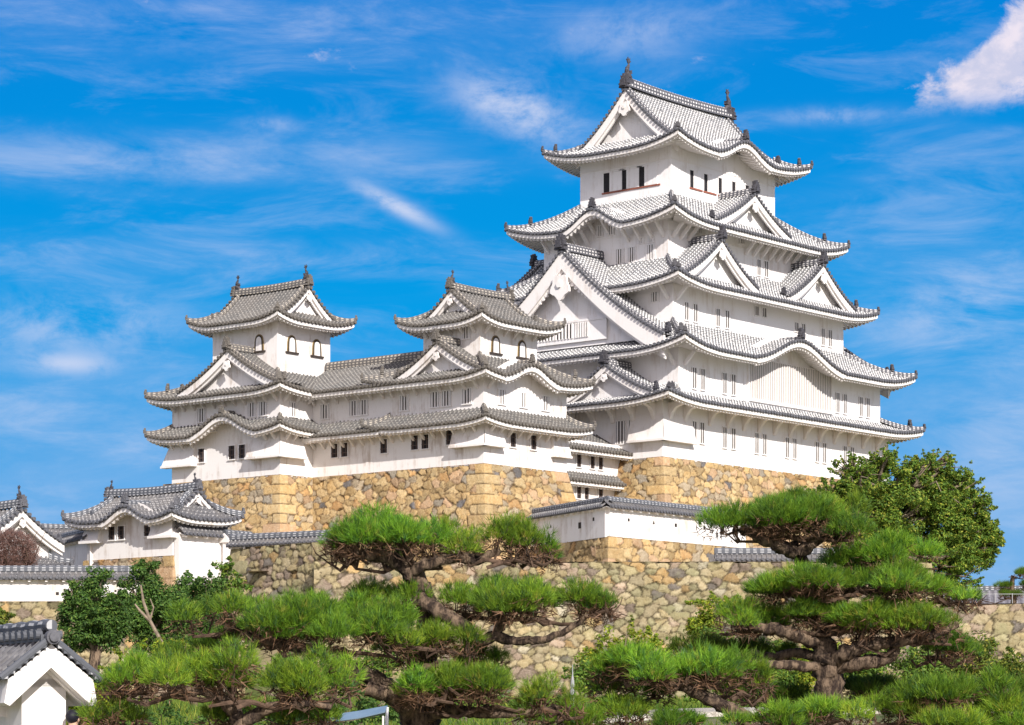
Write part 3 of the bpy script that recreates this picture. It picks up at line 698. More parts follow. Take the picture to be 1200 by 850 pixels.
windows(w, [('W', -22.8, .85, 1.1, 'open', [(-7.1, 21.75), (-6.0, 21.75), (-3.45, 21.9)]), ('W', -22.78, 1.0, 1.15, 'bars', [(-8.2, 24.95), (-5.0, 24.95), (-3.8, 24.95), (-1.7, 24.95)]),
 ('S', 0, .8, 1.1, 'open', [(-19.4, 21.75), (-16.9, 21.75)]), ('S', .02, .95, 1.1, 'bars', [(-20.7, 24.95), (-18.1, 24.95), (-15.4, 24.95)]),
 ('W', -20.95, .9, .9, 'bars', [(-3.4, 30.2)]), ('S', 2, 1.1, 1.45, 'arch', [(-19.1, 29.4), (-15.9, 29.4)]), ('W', -20.95, 1.0, 1.3, 'arch', [(-5.9, 29.6)])])
brackets(w, 'W', -22.8, -9.4, -.6, 1.1, 22.85, .85); brackets(w, 'S', 0, -22.3, -13.1, 1.15, 22.85, .85)
brackets(w, 'W', -22.8, -9.4, -.6, 1.25, 26.4, .85); brackets(w, 'S', 0, -22.3, -22.3, 1.15, 26.4, .85); brackets(w, 'W', -20.95, -7.4, -2.5, 1.2, 31.0, .8); brackets(w, 'S', 2, -20.4, -14.6, 1.2, 31.0, .8)
drop_box(w, 'W', -22.8, -3.0, 0, 22.9, 21.15, .6, 0, .55); drop_box(w, 'S', 0, -22.8, -20.8, 22.9, 21.15, .6, .55, 0); drop_box(w, 'S', 0, -14.7, -12.75, 22.9, 20.95, .5)

h = Bld('castle_corridor', 'long two-storey white corridor joining the two small keeps, low tiled roof', 'castle corridor', -22.8, 9.8, 19.7, 'grey')
HA = (-22.79, 9.6, -15.2, 19.0)
walls(h, HA, 19.6, 23.45, sides='WE'); walls(h, grow(HA, -.02), 23.4, 26.8, sides='WE')
roof_skirt(h, (-24.4, 9.5, -13.6, 18.4), (-22.77, 9.5, -15.25, 18.4), 22.8, 23.95, 0, None, 1.6, sides='WE', hips=False, fascia=.22)
# ridge roof: two slopes, eave to ridge
hr, _ = roof_skirt(h, (-24.4, 8.0, -13.6, 20.2), (-19.02, 8.0, -18.98, 20.2), 26.3, 29.0, 0, None, 1.6, sides='WE', hips=False, fascia=.25)
m = h.mb(); m.sweep([(-19, 7.6 + i * 1.6, 29.0) for i in range(9)], .45, .6); m.build('main_ridge', M['ridge_grey'], hr)
windows(h, [('W', -22.79, .85, 1.1, 'open', [(-15.8, 21.7), (-14.7, 21.7), (-10.4, 21.7)]), ('W', -22.77, 1.0, 1.15, 'bars', [(-16.9, 24.95), (-13.7, 24.95), (-12.6, 24.95)])])
brackets(h, 'W', -22.8, -18.0, -10.4, 1.1, 22.85, .85); brackets(h, 'W', -22.8, -18.0, -10.4, 1.25, 26.4, .85)

# ================================================================== NORTH-WEST SMALL KEEP
i_ = Bld('small_keep', 'leftmost three-storey small keep, its top tower standing alone against the sky with three arched windows', 'castle keep', -26.5, 18.3, 19.7, 'grey', 'three-storey small keeps')
I1, IT = (-26.5, 18.3, -15.5, 31.0), (-24.6, 20.5, -18.5, 28.1)
walls(i_, I1, 19.6, 23.75, {'W': (-23.6, 8.5, 1.5)}); walls(i_, grow(I1, -.02), 23.7, 26.95); walls(i_, IT, 27.0, 33.0)
roof_skirt(i_, grow(I1, 1.6), grow(I1, -.02), 23.2, 24.3, .5, {'W': (-23.6, 8.5, 1.5)}, 1.6, fascia=.22, wl=4, oni=.7)
roof_skirt(i_, grow(I1, 1.6), IT, 26.4, 28.3, .5, None, 1.6, fascia=.25, wl=4.5, oni=.7)
roof_skirt(i_, grow(IT, 1.55), (-24.3, 20.8, -18.8, 27.8), 32.45, 33.55, .6, None, 1.55, fascia=.24, wl=3.5, oni=.65)
gable(i_, 'S', -21.55, 19.9, 28.7, 3.1, 33.0, 35.55, zb=33.0, board=.42, wall_y=.6, orn=.5, both=True, ridge_h=.55, ridge_w=.42, apex_oni=.8)
shachi(i_, 'S', -21.55, 20.3, 36.1, .62, 1); shachi(i_, 'S', -21.55, 28.3, 36.1, .62, -1)
gable(i_, 'W', -23.3, -27.6, -24.5, 5.9, 26.95, 30.0, zb=26.8, board=.55, wall_y=.75, orn=.75, apex_oni=.9)
kara_ridge(i_, 'W', -23.6, -27.9, -26.3, 24.75, .6)
windows(i_, [('W', -26.5, .85, 1.1, 'open', [(-27.4, 21.8), (-23.8, 21.8), (-22.6, 21.8)]), ('W', -26.48, 1.0, 1.1, 'bars', [(-27.4, 25.1), (-21.5, 25.1), (-20.2, 25.1)]), ('S', 18.32, .9, 1.1, 'bars', [(-25.0, 25.0)]),
 ('W', -26.5, .8, .6, 'bars', [(-26.0, 24.0)]), ('W', -24.6, 1.1, 1.45, 'arch', [(-22.6, 30.85)]), ('S', 20.5, 1.1, 1.45, 'arch', [(-23.0, 30.75), (-20.1, 30.75)])])
brackets(i_, 'W', -26.5, -30.6, -28.2, 1.2, 23.25, .85); brackets(i_, 'W', -26.5, -19.6, -18.6, 1.0, 23.25, .85); brackets(i_, 'S', 18.3, -26.1, -23.4, 1.0, 23.25, .85)
brackets(i_, 'W', -26.5, -30.6, -18.6, 1.2, 26.5, .85); brackets(i_, 'S', 18.3, -26.1, -23.4, 1.2, 26.5, .85)
drop_box(i_, 'W', -26.5, -21.6, -18.3, 23.2, 21.2, .65, 0, .6); drop_box(i_, 'S', 18.3, -26.5, -24.1, 23.2, 21.2, .65, .6, 0); drop_box(i_, 'W', -26.5, -31.0, -28.0, 23.2, 21.1, .65, .6, 0)

# ================================================================== SHORT CORRIDOR UNDER THE MAIN KEEP
n_ = Bld('castle_corridor', 'narrow recessed white passage with two stacked tile roofs between small keep and main keep', 'castle corridor', -12.7, 4.5, 17.0, 'grey')
NI = (-14.0, 4.5, 1.0, 9.5)
walls(n_, NI, 16.0, 23.2, sides='S')
roof_skirt(n_, (-14.0, 3.2, .2, 9.5), (-14.0, 7.0, .2, 7.2), 22.35, 24.2, 0, None, 1.3, sides='S', hips=False, fascia=.2)
roof_skirt(n_, (-14.0, 3.45, .1, 9.5), (-14.0, 4.52, .1, 9.0), 19.75, 20.55, 0, None, 1.05, sides='S', hips=False, fascia=.2)
windows(n_, [('S', 4.5, .7, 1.05, 'open', [(-5.6, 21.5), (-3.8, 21.5), (-2.7, 21.5), (-5.6, 18.9), (-4.6, 18.9), (-2.7, 18.9)])])

# ================================================================== TURRET AT THE LOWER LEFT
YA, YB, YZ = -48.7, 6.6, 11.65
y = Bld('corner_turret', 'low white turret with grey swelling roof and dark windows, beside the shrubs at lower left', 'turret', YA, YB, YZ, 'blue')
Y1 = (YA, YB, YA + 4.4, YB + 9.1)
walls(y, Y1, YZ - .1, 14.55, {'W': (-10.4, 5.6, 1.0)})
roof_skirt(y, grow(Y1, 1.3), (YA + 1.9, YB + .6, YA + 2.5, YB + 8.5), 14.25, 16.0, .45, {'W': (-10.4, 5.6, 1.0)}, 1.3, fascia=.2, wl=3, oni=.7)
gable(y, 'S', YA + 2.2, YB - .3, YB + 9.4, 2.15, 14.9, 16.35, zb=14.8, board=.3, wall_y=.4, orn=.35, both=True, ridge_h=.5, ridge_w=.36, apex_oni=.7, foot_oni=False)
shachi(y, 'S', YA + 2.2, YB + .1, 16.8, .42, 1); shachi(y, 'S', YA + 2.2, YB + 9.0, 16.8, .42, -1)
kara_ridge(y, 'W', -10.4, YA - 1.1, YA + 1.3, 15.35, .7)
windows(y, [('W', YA, .8, .95, 'open', [(-13.0, 13.5), (-12.0, 13.5), (-9.2, 13.6)])])
drop_box(y, 'W', YA, -8.6, -6.6, 14.3, 13.05, .5, 0, .4); drop_box(y, 'W', YA, -15.7, -14.1, 14.3, 13.0, .5, .3, 0)
brackets(y, 'S', YB, YA + .5, YA + 3.8, 1.1, 14.3, .7)

# ================================================================== ROOFED PLASTER WALLS
def dobei(name, label, p0, p1, z0, z1, hw=.62, th=.42, rise=.5, style='blue', holes=(), group=None, pitch=.36, ends=False, posts=True, cat='plaster wall', z1b=None, body=True, ext=(0, 0)):
    """plastered wall with its own little tiled roof; runs from p0 to p1 (ground points)"""
    d = Vector((p1[0] - p0[0], p1[1] - p0[1])); L = d.length; rz = math.atan2(d.y, d.x); dz = (z1b - z1) if z1b is not None else 0
    root = thing(name, label, cat, (p0[0], p0[1], z0), rz, group or 'roofed plaster walls')
    tl, rd, dk, pl = {'blue': ('tile_blue', 'ridge_blue', 'dark_tile', 'plaster_old'), 'white': ('tile_white', 'ridge_white', 'dark_tile', 'plaster'), 'grey': ('tile_grey', 'ridge_grey', 'brown_tile', 'plaster_old')}[style]
    H = z1 - z0; zs = lambda x: H + dz * x / L
    if body:
        m = MB(); n = max(2, int(L / 2)); xs = [L * i / n for i in range(n + 1)]
        for y_, fl in ((-th / 2, False), (th / 2, True)): m.grid([[(x, y_, 0) for x in xs], [(x, y_, zs(x) + .1) for x in xs]], flip=fl)
        for x in (0, L): m.add([(x, -th / 2, 0), (x, th / 2, 0), (x, th / 2, zs(x) + .05), (x, -th / 2, zs(x) + .05)], [(0, 1, 2, 3)])
        w_ = m.build('wall_body', M[pl], root)
        if holes:
            hm = MB(); 
            for hx, hz, hs_, shp in holes:
                if shp == 'sq': hm.box(hx - hs_, hx + hs_, -th / 2 - .012, -th / 2 + .05, hz - hs_, hz + hs_)
                else: hm.prism([(hx - hs_, hz - hs_), (hx + hs_, hz - hs_), (hx, hz + hs_)], -th / 2 - .012, -th / 2 + .05, lambda a, b, c: (a, b, c))
            hm.build('loopholes', M['opening_soft'], w_)
    rm, et, so = MB(), MB(), MB(); A0, A1 = -ext[0], L + ext[1]; LR = A1 - A0; nrib = max(2, int(round(LR / pitch))); pt = LR / nrib
    xs = [A0 + (i + f) * pt for i in range(nrib) for f in FR] + [A1]; hs = [v * pitch / .42 for v in FH] * nrib + [0]
    for sg in (-1, 1):
        P, UV = [], []
        for j in range(5):
            t_ = j / 4; yy = sg * hw * (1 - t_)
            P.append([(x, yy, zs(x) + rise * prof(t_) + h_) for x, h_ in zip(xs, hs)]); UV.append([(x / pt, t_ * hw * 1.15) for x in xs])
        rm.grid(P, UV, flip=sg > 0)
        for i in range(nrib):
            x = A0 + (i + .5) * pt; et.cyl((x, sg * hw, zs(x) + .03), (0, 1, 0), .30 * pitch, .16, 7)
        et.grid([[(A0, sg * (hw - .03), -.12 + zs(A0)), (A1, sg * (hw - .03), -.12 + zs(A1))], [(A0, sg * hw, .03 + zs(A0)), (A1, sg * hw, .03 + zs(A1))]])
        so.grid([[(A0, sg * th * .45, zs(A0) + .03), (A1, sg * th * .45, zs(A1) + .03)], [(A0, sg * (hw - .06), zs(A0) - .11), (A1, sg * (hw - .06), zs(A1) - .11)]])
        if posts:
            for i in range(int(L / 1.0) + 1):
                x = min(L - .1, .3 + i * 1.0); so.box(x - .07, x + .07, min(sg * (hw - .12), sg * th * .3), max(sg * (hw - .12), sg * th * .3), zs(x) - .22, zs(x) - .06)
    roof = rm.build('tiled_roof', M[tl], root); et.build('eave_end_tiles', M[dk], roof); so.build('eave_soffit', M[pl], roof)
    rg = MB(); rg.sweep([(A0 + .3 * bool(ext[0]) + (LR - .3 * bool(ext[0]) - .3 * bool(ext[1])) * i / 8, 0, zs(0) + dz * i / 8 + rise) for i in range(9)], .30, .30); rg.build('main_ridge', M[rd], roof)
    if ends:
        for x, dr in ((0, -1), (L, 1)):
            g = MB(); g.prism([(-hw, -.1), (-th * .4, -.02), (th * .4, -.02), (hw, -.1), (hw * .9, .05), (0, rise + .02), (-hw * .9, .05)], 0, .1, lambda a, b, c, x=x, dr=dr: (x + dr * b, a, zs(x) + c))
            g.build('gable_end', M[pl], roof)
    return root
PC = (6.84, 185.0); PE = (PC[0] + U[0] * 16.9, PC[1] + U[1] * 16.9)
dobei('roofed_parapet', 'bright white loopholed wall with tiled top, right of the bend above the rampart', PC, PE, 13.15, 15.3,
      holes=[(2.2, 1.35, .11, 'sq'), (5.2, 1.35, .13, 'tri'), (7.9, 1.3, .13, 'sq'), (11.5, 1.3, .13, 'sq'), (13.8, 1.2, .28, 'sq')], ext=(.45, 0))
PL = (1.63, 196.03)
dobei('roofed_parapet', 'shaded grey loopholed wall with tiled top, left of the bend above the rampart', (PL[0], PL[1]), PC, 13.15, 15.3,
      holes=[(3.4, 1.4, .13, 'tri'), (8.2, 1.1, .22, 'sq'), (10.4, 1.4, .13, 'sq')], ext=(0, .35))
# white wall and lean-to beside the turret
def w2(a, b): p = cw(a, b); return (p[0], p[1])
dobei('roofed_parapet', 'plain white wall under a short tiled roof, between the turret and the stone rampart', w2(YA + .05, YB - .35), w2(YA + 4.9, YB - .35), 9.6, 13.15, hw=.8, th=.5, rise=.75)
dobei('roofed_parapet', 'sloping-ended white wall with a tiny gabled roof, touching the left end of the stone rampart', w2(YA + 3.95, YB - 1.1), w2(YA + 6.6, YB - 1.1), 9.6, 12.75, hw=.75, th=.4, rise=.6, ends=True)
dobei('roofed_parapet', 'low row of grey roof tiles capping the left part of the stone rampart', (-17.3, 159.0), (-10.0, 154.6), 10.55, 10.75, hw=.5, th=.4, rise=.42, holes=(), pitch=.3)
dobei('roofed_parapet', 'short stretch of tiled wall on the rampart behind the crown of the right pine', (12.0, 153.4), (20.6, 153.4), 9.25, 9.55, hw=.5, th=.4, rise=.42, pitch=.3)
dobei('roofed_parapet', 'long low white wall with grey tiles at the left edge, above rough stones', (-31.5, 151.5), (-21.6, 151.5), 7.0, 8.35, hw=.62, rise=.45, holes=[(4.9, .45, .09, 'sq'), (8.3, .6, .06, 'sq')], pitch=.34)
dobei('roofed_parapet', 'grey-white wall in shade with slanting tiled top, left of the turret', (-36.1, 199.6), (-30.4, 187.5), 7.0, 13.25, hw=.7, rise=.6)
dobei('roofed_parapet', 'tiled connecting roof between the far left gabled building and the turret', (-38.2, 203.0), (-33.0, 205.5), 11.0, 14.35, hw=1.1, rise=.9, style='blue')
# building at the far left edge
f = Bld('gabled_building', 'old plastered building with pale gable, cut by the left edge, behind a bare bush', 'castle building', -60.5, 8.0, 8.0, 'blue')
def inv(X, Y): dx, dy = X - KX, Y - KY; return dx * U[0] + dy * U[1], dx * N[0] + dy * N[1]
fa, fb = inv(-34.0, 177.0)
f.off = (fa, fb, 8.0); f.root.location = cw(fa, fb, 8.0)
walls(f, (fa - 2.9, fb, fa + 2.9, fb + 12), 8.0, 12.4)
gable(f, 'S', fa, fb - .8, fb + 12.6, 3.7, 12.3, 14.5, zb=12.1, board=.45, wall_y=.8, orn=.5, both=True, ridge_h=.5, ridge_w=.4, apex_oni=.8)
roof_skirt(f, (fa - 4.1, fb - 1.2, fa + 4.1, fb + 13.2), (fa - 2.95, fb - .02, fa + 2.95, fb + 12.0), 10.6, 11.3, .3, None, 1.4, sides='SWE', fascia=.2, oni=.5)
shachi(f, 'S', fa, fb - .4, 15.1, .5, 1)
m = MB(); m.box(-.16, .16, -.16, .16, 0, 2.9); m.box(-.26, .26, -.26, .26, 2.9, 3.02); po = m.build('gate_post', M['wood_dark']); po.location = (-35.6, 197.0, 11.2)
tag(po, 'black upright post standing left of the grey shaded wall', 'post')
# roof at the far right
M['tile_hall'] = mat_tile('hall_tiles', (.11, .105, .12), (.24, .23, .25), .8, .1, (.15, .14, .15), .0)
r = Bld('distant_hall', 'far-off hall of which only the pale tiled roof shows over the right-hand stone wall', 'hall', 0, 0, 7.0, 'white')
ra, rb = inv(32.0, 196.0); r.off = (ra, rb, 7.0); r.root.location = cw(ra, rb, 7.0); r.root.rotation_euler = (0, 0, R(-8))
m = MB(); m.box(-4, 14, 0, 9, 0, 1.2); m.build('storey_wall', M['plaster_old'], r.root)
P, UV = [], []
for j in range(8):
    t_ = j / 7; P.append([(-5 + x * .25, -1.2 + 5.7 * t_, 1.0 + 2.1 * prof(t_) + (.1 if x % 2 else 0)) for x in range(81)]); UV.append([(x * .5, t_ * 6) for x in range(81)])
m = MB(); m.grid(P, UV); m.grid([[(p[0], 9.0 - p[1], p[2]) for p in row] for row in P], UV, flip=True); rr = m.build('tiled_roof', M['tile_hall'], r.root)
m = MB(); m.sweep([(-5 + i * 2.5, 4.5, 3.1) for i in range(9)], .4, .35); m.build('main_ridge', M['ridge_blue'], rr)
# ================================================================== STONE WALLS
GOLD = [((.60, .43, .215), 5), ((.62, .47, .26), 4), ((.53, .385, .20), 4), ((.60, .42, .26), 2), ((.56, .36, .17), 1.6), ((.50, .41, .29), 2.4), ((.22, .205, .20), .7), ((.38, .33, .26), .9)]
OLD = [((.47, .385, .225), 5), ((.49, .41, .26), 4), ((.43, .365, .21), 4), ((.38, .34, .20), 3), ((.45, .35, .26), 2.4), ((.50, .35, .17), 1.8), ((.28, .22, .17), 2), ((.56, .50, .37), .8), ((.22, .19, .16), 1)]
def stone_wall(name, label, pts, zt, zb, batter, res=.11, sx=.95, sz=.62, pal=GOLD, mat='stone_gold', quoin=True, cap=1.6, seed=1, group=None, gapw=.042, wobble_top=.0):
    rng = np.random.default_rng(seed)
    pts = [Vector((p[0], p[1])) for p in pts]; nseg = len(pts) - 1; H = zt - zb
    nr = []
    for i in range(nseg): d = (pts[i + 1] - pts[i]).normalized(); nr.append(Vector((d.y, -d.x)))
    off = [nr[0]] + [(nr[i - 1] + nr[i]) / (1 + nr[i - 1].dot(nr[i])) for i in range(1, nseg)] + [nr[-1]]
    ww = np.array([w_ for _, w_ in pal]); ww = ww / ww.sum(); pc = np.array([c_ for c_, _ in pal])
    V, F, C, G = [], [], [], []; base = 0; O = pts[0]
    for i in range(nseg):
        L = (pts[i + 1] - pts[i]).length; ns, nh = max(2, int(L / res)), max(2, int(H / res))
        s, h = np.meshgrid(np.linspace(0, L, ns + 1), np.linspace(0, H, nh + 1))
        gx, gz = int(L / sx) + 6, int(H / sz) + 6
        jx = rng.random((gz, gx)) * .82 + .09; jz = rng.random((gz, gx)) * .70 + .15
        cid = rng.choice(len(pc), size=(gz, gx), p=ww); br = rng.normal(1, .12, (gz, gx)); tilt = rng.normal(0, 1, (gz, gx, 2)); po = rng.normal(0, .035, (gz, gx)); big = rng.random((gz, gx))
        # drop some seeds so that a few stones come out twice as large
        u_, v_ = s / sx + 2, h / sz + 2; ci, ri = np.floor(u_).astype(int), np.floor(v_).astype(int)
        # break up straight lines
        u2 = u_ + .09 * np.sin(v_ * 5.1 + u_ * 2.3 + seed) + .035 * np.sin(v_ * 17 + u_ * 9) + .03 * np.sin(u_ * 23 - v_ * 13)
        v2 = v_ + .09 * np.sin(u_ * 4.3 + v_ * 1.7) + .035 * np.sin(u_ * 19 + v_ * 7 + seed) + .03 * np.sin(v_ * 21 + u_ * 15)
        f1 = np.full(s.shape, 9.); f2 = np.full(s.shape, 9.); b1r = np.zeros(s.shape, int); b1c = np.zeros(s.shape, int)
        for dr in (-2, -1, 0, 1, 2):
            for dc in (-2, -1, 0, 1, 2):
                rr = np.clip(ri + dr, 0, gz - 1); cc = np.clip(ci + dc, 0, gx - 1)
                dx_ = np.abs(u2 - (cc + jx[rr, cc] + .5 * (rr % 2))); dz_ = np.abs(v2 - (rr + jz[rr, cc]))
                d_ = .5 * np.hypot(dx_, dz_) + .5 * np.maximum(dx_, dz_)
                d_ = np.where(big[rr, cc] < .16, d_ + 9, np.where(big[rr, cc] > .85, d_ - .22, d_))
                nb = d_ < f1
                f2 = np.where(nb, f1, np.minimum(f2, d_)); b1r = np.where(nb, rr, b1r); b1c = np.where(nb, cc, b1c); f1 = np.where(nb, d_, f1)
        ed = (f2 - f1) * .5 * min(sx, sz)
        col = pc[cid[b1r, b1c]] * br[b1r, b1c][..., None]
        du = (u2 - (b1c + jx[b1r, b1c] + .5 * (b1r % 2))) * sx; dv = (v2 - (b1r + jz[b1r, b1c])) * sz
        rel = po[b1r, b1c] + .07 * (tilt[b1r, b1c, 0] * du + tilt[b1r, b1c, 1] * dv)
        if quoin:
            for end in (0, 1):
                inner = (i > 0 and end == 0) or (i < nseg - 1 and end == 1)
                if not inner: continue
                k = i if end == 0 else i + 1
                cr = nr[k - 1].x * nr[k].y - nr[k - 1].y * nr[k].x
                if cr < 0: continue                                     # re-entrant corner: no dressed blocks
                dd = s if end == 0 else L - s
                qh = .80; q = np.floor((h + .03 * np.sin(s * 3)) / qh).astype(int); ln = np.where((q + i + end) % 2 == 0, 1.75, .95) + .12 * np.sin(q * 2.7)
                inq = dd < ln
                e2 = np.minimum(np.minimum((h % qh), qh - (h % qh)), ln - dd)
                qr = np.random.default_rng(seed * 7 + k); qc = pc[qr.integers(0, 4, 60)] * qr.normal(1.04, .07, 60)[:, None]
                ed = np.where(inq, e2, ed); col = np.where(inq[..., None], qc[np.clip(q, 0, 59)], col); rel = np.where(inq, .03, rel)
        gap = np.clip(1 - ed / gapw, 0, 1) ** .8
        rel = rel - .075 * np.exp(-(ed / .04) ** 1.3) * (.5 + .7 * rng.random((gz, gx))[b1r, b1c]) + .012 * np.sin(s * 9 + h * 7) * np.sin(h * 11 - s * 3)
        fade = np.ones_like(s)
        if i > 0: fade *= np.clip(s / .18, 0, 1)
        if i < nseg - 1: fade *= np.clip((L - s) / .18, 0, 1)
        rel *= fade
        t_ = s / L; hh = h / H; bt = batter * (.55 * hh + .45 * hh ** 2)
        ox = off[i].x * (1 - t_) + off[i + 1].x * t_; oy = off[i].y * (1 - t_) + off[i + 1].y * t_
        X = pts[i].x + (pts[i + 1].x - pts[i].x) * t_ + ox * bt + nr[i].x * rel - O.x
        Y = pts[i].y + (pts[i + 1].y - pts[i].y) * t_ + oy * bt + nr[i].y * rel - O.y
        Z = H - h
        if wobble_top: Z = Z - wobble_top * (1 - hh) ** 8 * rng.random(gx + 2)[np.clip(b1c, 0, gx)] 
        nv = s.size; idx = np.arange(nv).reshape(s.shape) + base
        V.append(np.stack([X, Y, Z], -1).reshape(-1, 3)); C.append(col.reshape(-1, 3)); G.append(gap.ravel())
        F.append(np.stack([idx[1:, :-1], idx[1:, 1:], idx[:-1, 1:], idx[:-1, :-1]], -1).reshape(-1, 4)); base += nv
    # flat top going inwards
    for i in range(nseg):
        a, b = pts[i], pts[i + 1]; ia, ib = a - off[i] * cap, b - off[i + 1] * cap
        V.append(np.array([[p.x - O.x, p.y - O.y, H - .02] for p in (a, b, ib, ia)])); C.append(np.tile(pc[0], (4, 1))); G.append(np.zeros(4))
        F.append(np.array([[base, base + 1, base + 2, base + 3]])); base += 4
    o = fast(name, np.concatenate(V), np.concatenate(F), M[mat], None, 'stone', np.clip(np.concatenate(C), .02, .8), gap=np.concatenate(G))
    o.location = (O.x, O.y, zb)
    return tag(o, label, 'stone wall', group or 'stone walls')
def cpts(*ab): return [w2(a, b) for a, b in ab]
stone_wall('stone_rampart', 'golden stone base directly under the white main keep', cpts((-.05, 24), (-.05, -.05), (35.3, -.05), (35.3, 20)), 22.0, 10.5, 4.2, .08, .78, .54, seed=3)
stone_wall('stone_rampart', 'tall golden stone base under the two small keeps and the long corridor', cpts((-26.55, 32), (-26.55, 18.25), (-22.85, 18.25), (-22.85, -.05), (-12.65, -.05), (-12.65, 9)), 19.7, 9.6, 3.4, .08, .76, .54, seed=5)
nl = Vector((-.904, -.427)); ns_ = Vector((U[1], -U[0]))
def off2(p, *vs): 
    v = Vector(p)
    for q in vs: v = v + q
    return (v.x, v.y)
stone_wall('stone_rampart', 'golden stones carrying the loopholed white wall at its bend', [off2(PL, nl * .3), (PC[0] + .05, PC[1] - .38), off2(PE, ns_ * .3, Vector(U) * .6), off2(PE, Vector(N) * 6, Vector(U) * .6)], 13.2, 8.4, .9, .09, .95, .6, seed=8)
stone_wall('stone_rampart', 'small patch of golden stones under the turret', cpts((YA - .05, YB + 9.5), (YA - .05, YB - .05), (YA + 4.6, YB - .05)), YZ, 6.5, 1.0, .09, .8, .55, seed=9)
stone_wall('stone_rampart', 'broad pale rampart of rough stones across the middle of the picture, behind the pines', [(-11.6, 151.6), (24.6, 151.6), (25.6, 162)], 9.35, .2, 2.0, .07, .58, .42, OLD, 'stone_old', seed=12, cap=3, wobble_top=.10)
stone_wall('stone_rampart', 'higher greenish-yellow left part of the rampart, under the row of grey tiles', [(-16.2, 172), (-17.3, 159), (-10.7, 152.4), (-9.6, 160)], 10.6, .2, 2.2, .07, .56, .42, OLD, 'stone_old', seed=15, cap=2)
stone_wall('stone_rampart', 'lower stone wall at the right edge, topped by a thin railing', [(23.5, 150.3), (40, 150.3)], 6.85, .2, 1.5, .08, .78, .58, OLD, 'stone_old', seed=18, cap=3, wobble_top=.12)
stone_wall('stone_rampart', 'rough small-stoned wall at the left edge, under the long low white wall', [(-36, 151.2), (-15.5, 151.2)], 7.0, .2, 1.6, .085, .62, .42, OLD, 'stone_old', seed=21, cap=3)
M['metal'] = mat_plain('dull_metal', (.30, .30, .31), .5, .2)
# thin railing at the right
rl = thing('railing', 'thin pale metal railing on top of the right-hand stone wall', 'railing', (24.2, 150.9, 6.83))
m = MB()
m.box(0, 9, -.012, .012, .56, .59); m.build('rail', M['metal'], rl)
for i in range(10):
    m = MB(); m.box(i * 1.0 - .018, i * 1.0 + .018, -.018, .018, -.02, .62 if i % 3 else .75); m.build('post', M['metal'], rl)

# ================================================================== GROUND
xs = np.concatenate([np.linspace(-4000, -120, 12), np.linspace(-100, 110, 100), np.linspace(130, 4000, 12)])
ys = np.concatenate([[-300, -60, 0], np.linspace(10, 300, 146), np.linspace(330, 6000, 14)])
X, Y = np.meshgrid(xs, ys)
def sm(v, a, b): t_ = np.clip((v - a) / (b - a), 0, 1); return t_ * t_ * (3 - 2 * t_)
Z = -1.6 + 1.9 * sm(Y, 52, 98) + .7 * sm(Y, 105, 148)
near = sm(X, -60, -35) * (1 - sm(X, 60, 100))
up = np.where(X < -14, 6.6, np.where(X < 24.5, 8.9, 6.4))
Z = Z + (up - 1.0) * sm(Y, 153.0, 155.2) * near
Z = Z + 2.2 * sm(Y, 184, 200) * near * sm(X, -30, -22)
Z = Z - (Z + 3) * sm(Y, 262, 320)
# low mound for the corner under the left turret
idx = np.arange(X.size).reshape(X.shape)
Fq = np.stack([idx[:-1, :-1], idx[:-1, 1:], idx[1:, 1:], idx[1:, :-1]], -1).reshape(-1, 4)
Vg = np.stack([X, Y, Z + .05 * np.sin(X * 1.3) * np.sin(Y * .9)], -1).reshape(-1, 3)
g = fast('ground', Vg, Fq, M['ground'], smooth=True); tag(g, kind='structure')
m = MB(); m.grid([[(-16, y_, 9.05 + 2.2 * float(sm(np.array(float(y_)), 184, 200) * sm(np.array(-16.0), -30, -22))) for y_ in (156, 180)], [(24, y_, 9.05) for y_ in (156, 180)]], flip=True)
tag(m.build('castle_court', M['court']), kind='structure')
# pale gravel path crossing behind the pines
pp = [(1.6, 84), (4, 88), (7, 92), (11, 95), (16, 97), (24, 98)]
V, F_ = [], []
def gz(x, y): return float(-1.6 + 1.9 * sm(np.array(y), 52, 98) + .7 * sm(np.array(y), 105, 148))
fine = []
for i in range(len(pp) - 1):
    for j in range(8): t_ = j / 8; fine.append((pp[i][0] + (pp[i + 1][0] - pp[i][0]) * t_, pp[i][1] + (pp[i + 1][1] - pp[i][1]) * t_))
m = MB(); rows = [[(x + dx * .12, y + dy, gz(x, y + dy) + h_) for x, y in fine] for dx, dy, h_ in ((0, -1.6, -.1), (0, -1.5, .16), (0, 1.6, .22), (0, 1.7, -.1))]
m.grid(rows); tag(m.build('path', M['gravel']), kind='structure')
# main approach path near the camera, hidden from it by the planting
m = MB(); m.grid([[(-16, 20, -1.55), (14, 20, -1.55)], [(-16, 33, -1.55), (14, 33, -1.55)]]); tag(m.build('forecourt', M['gravel']), kind='structure')
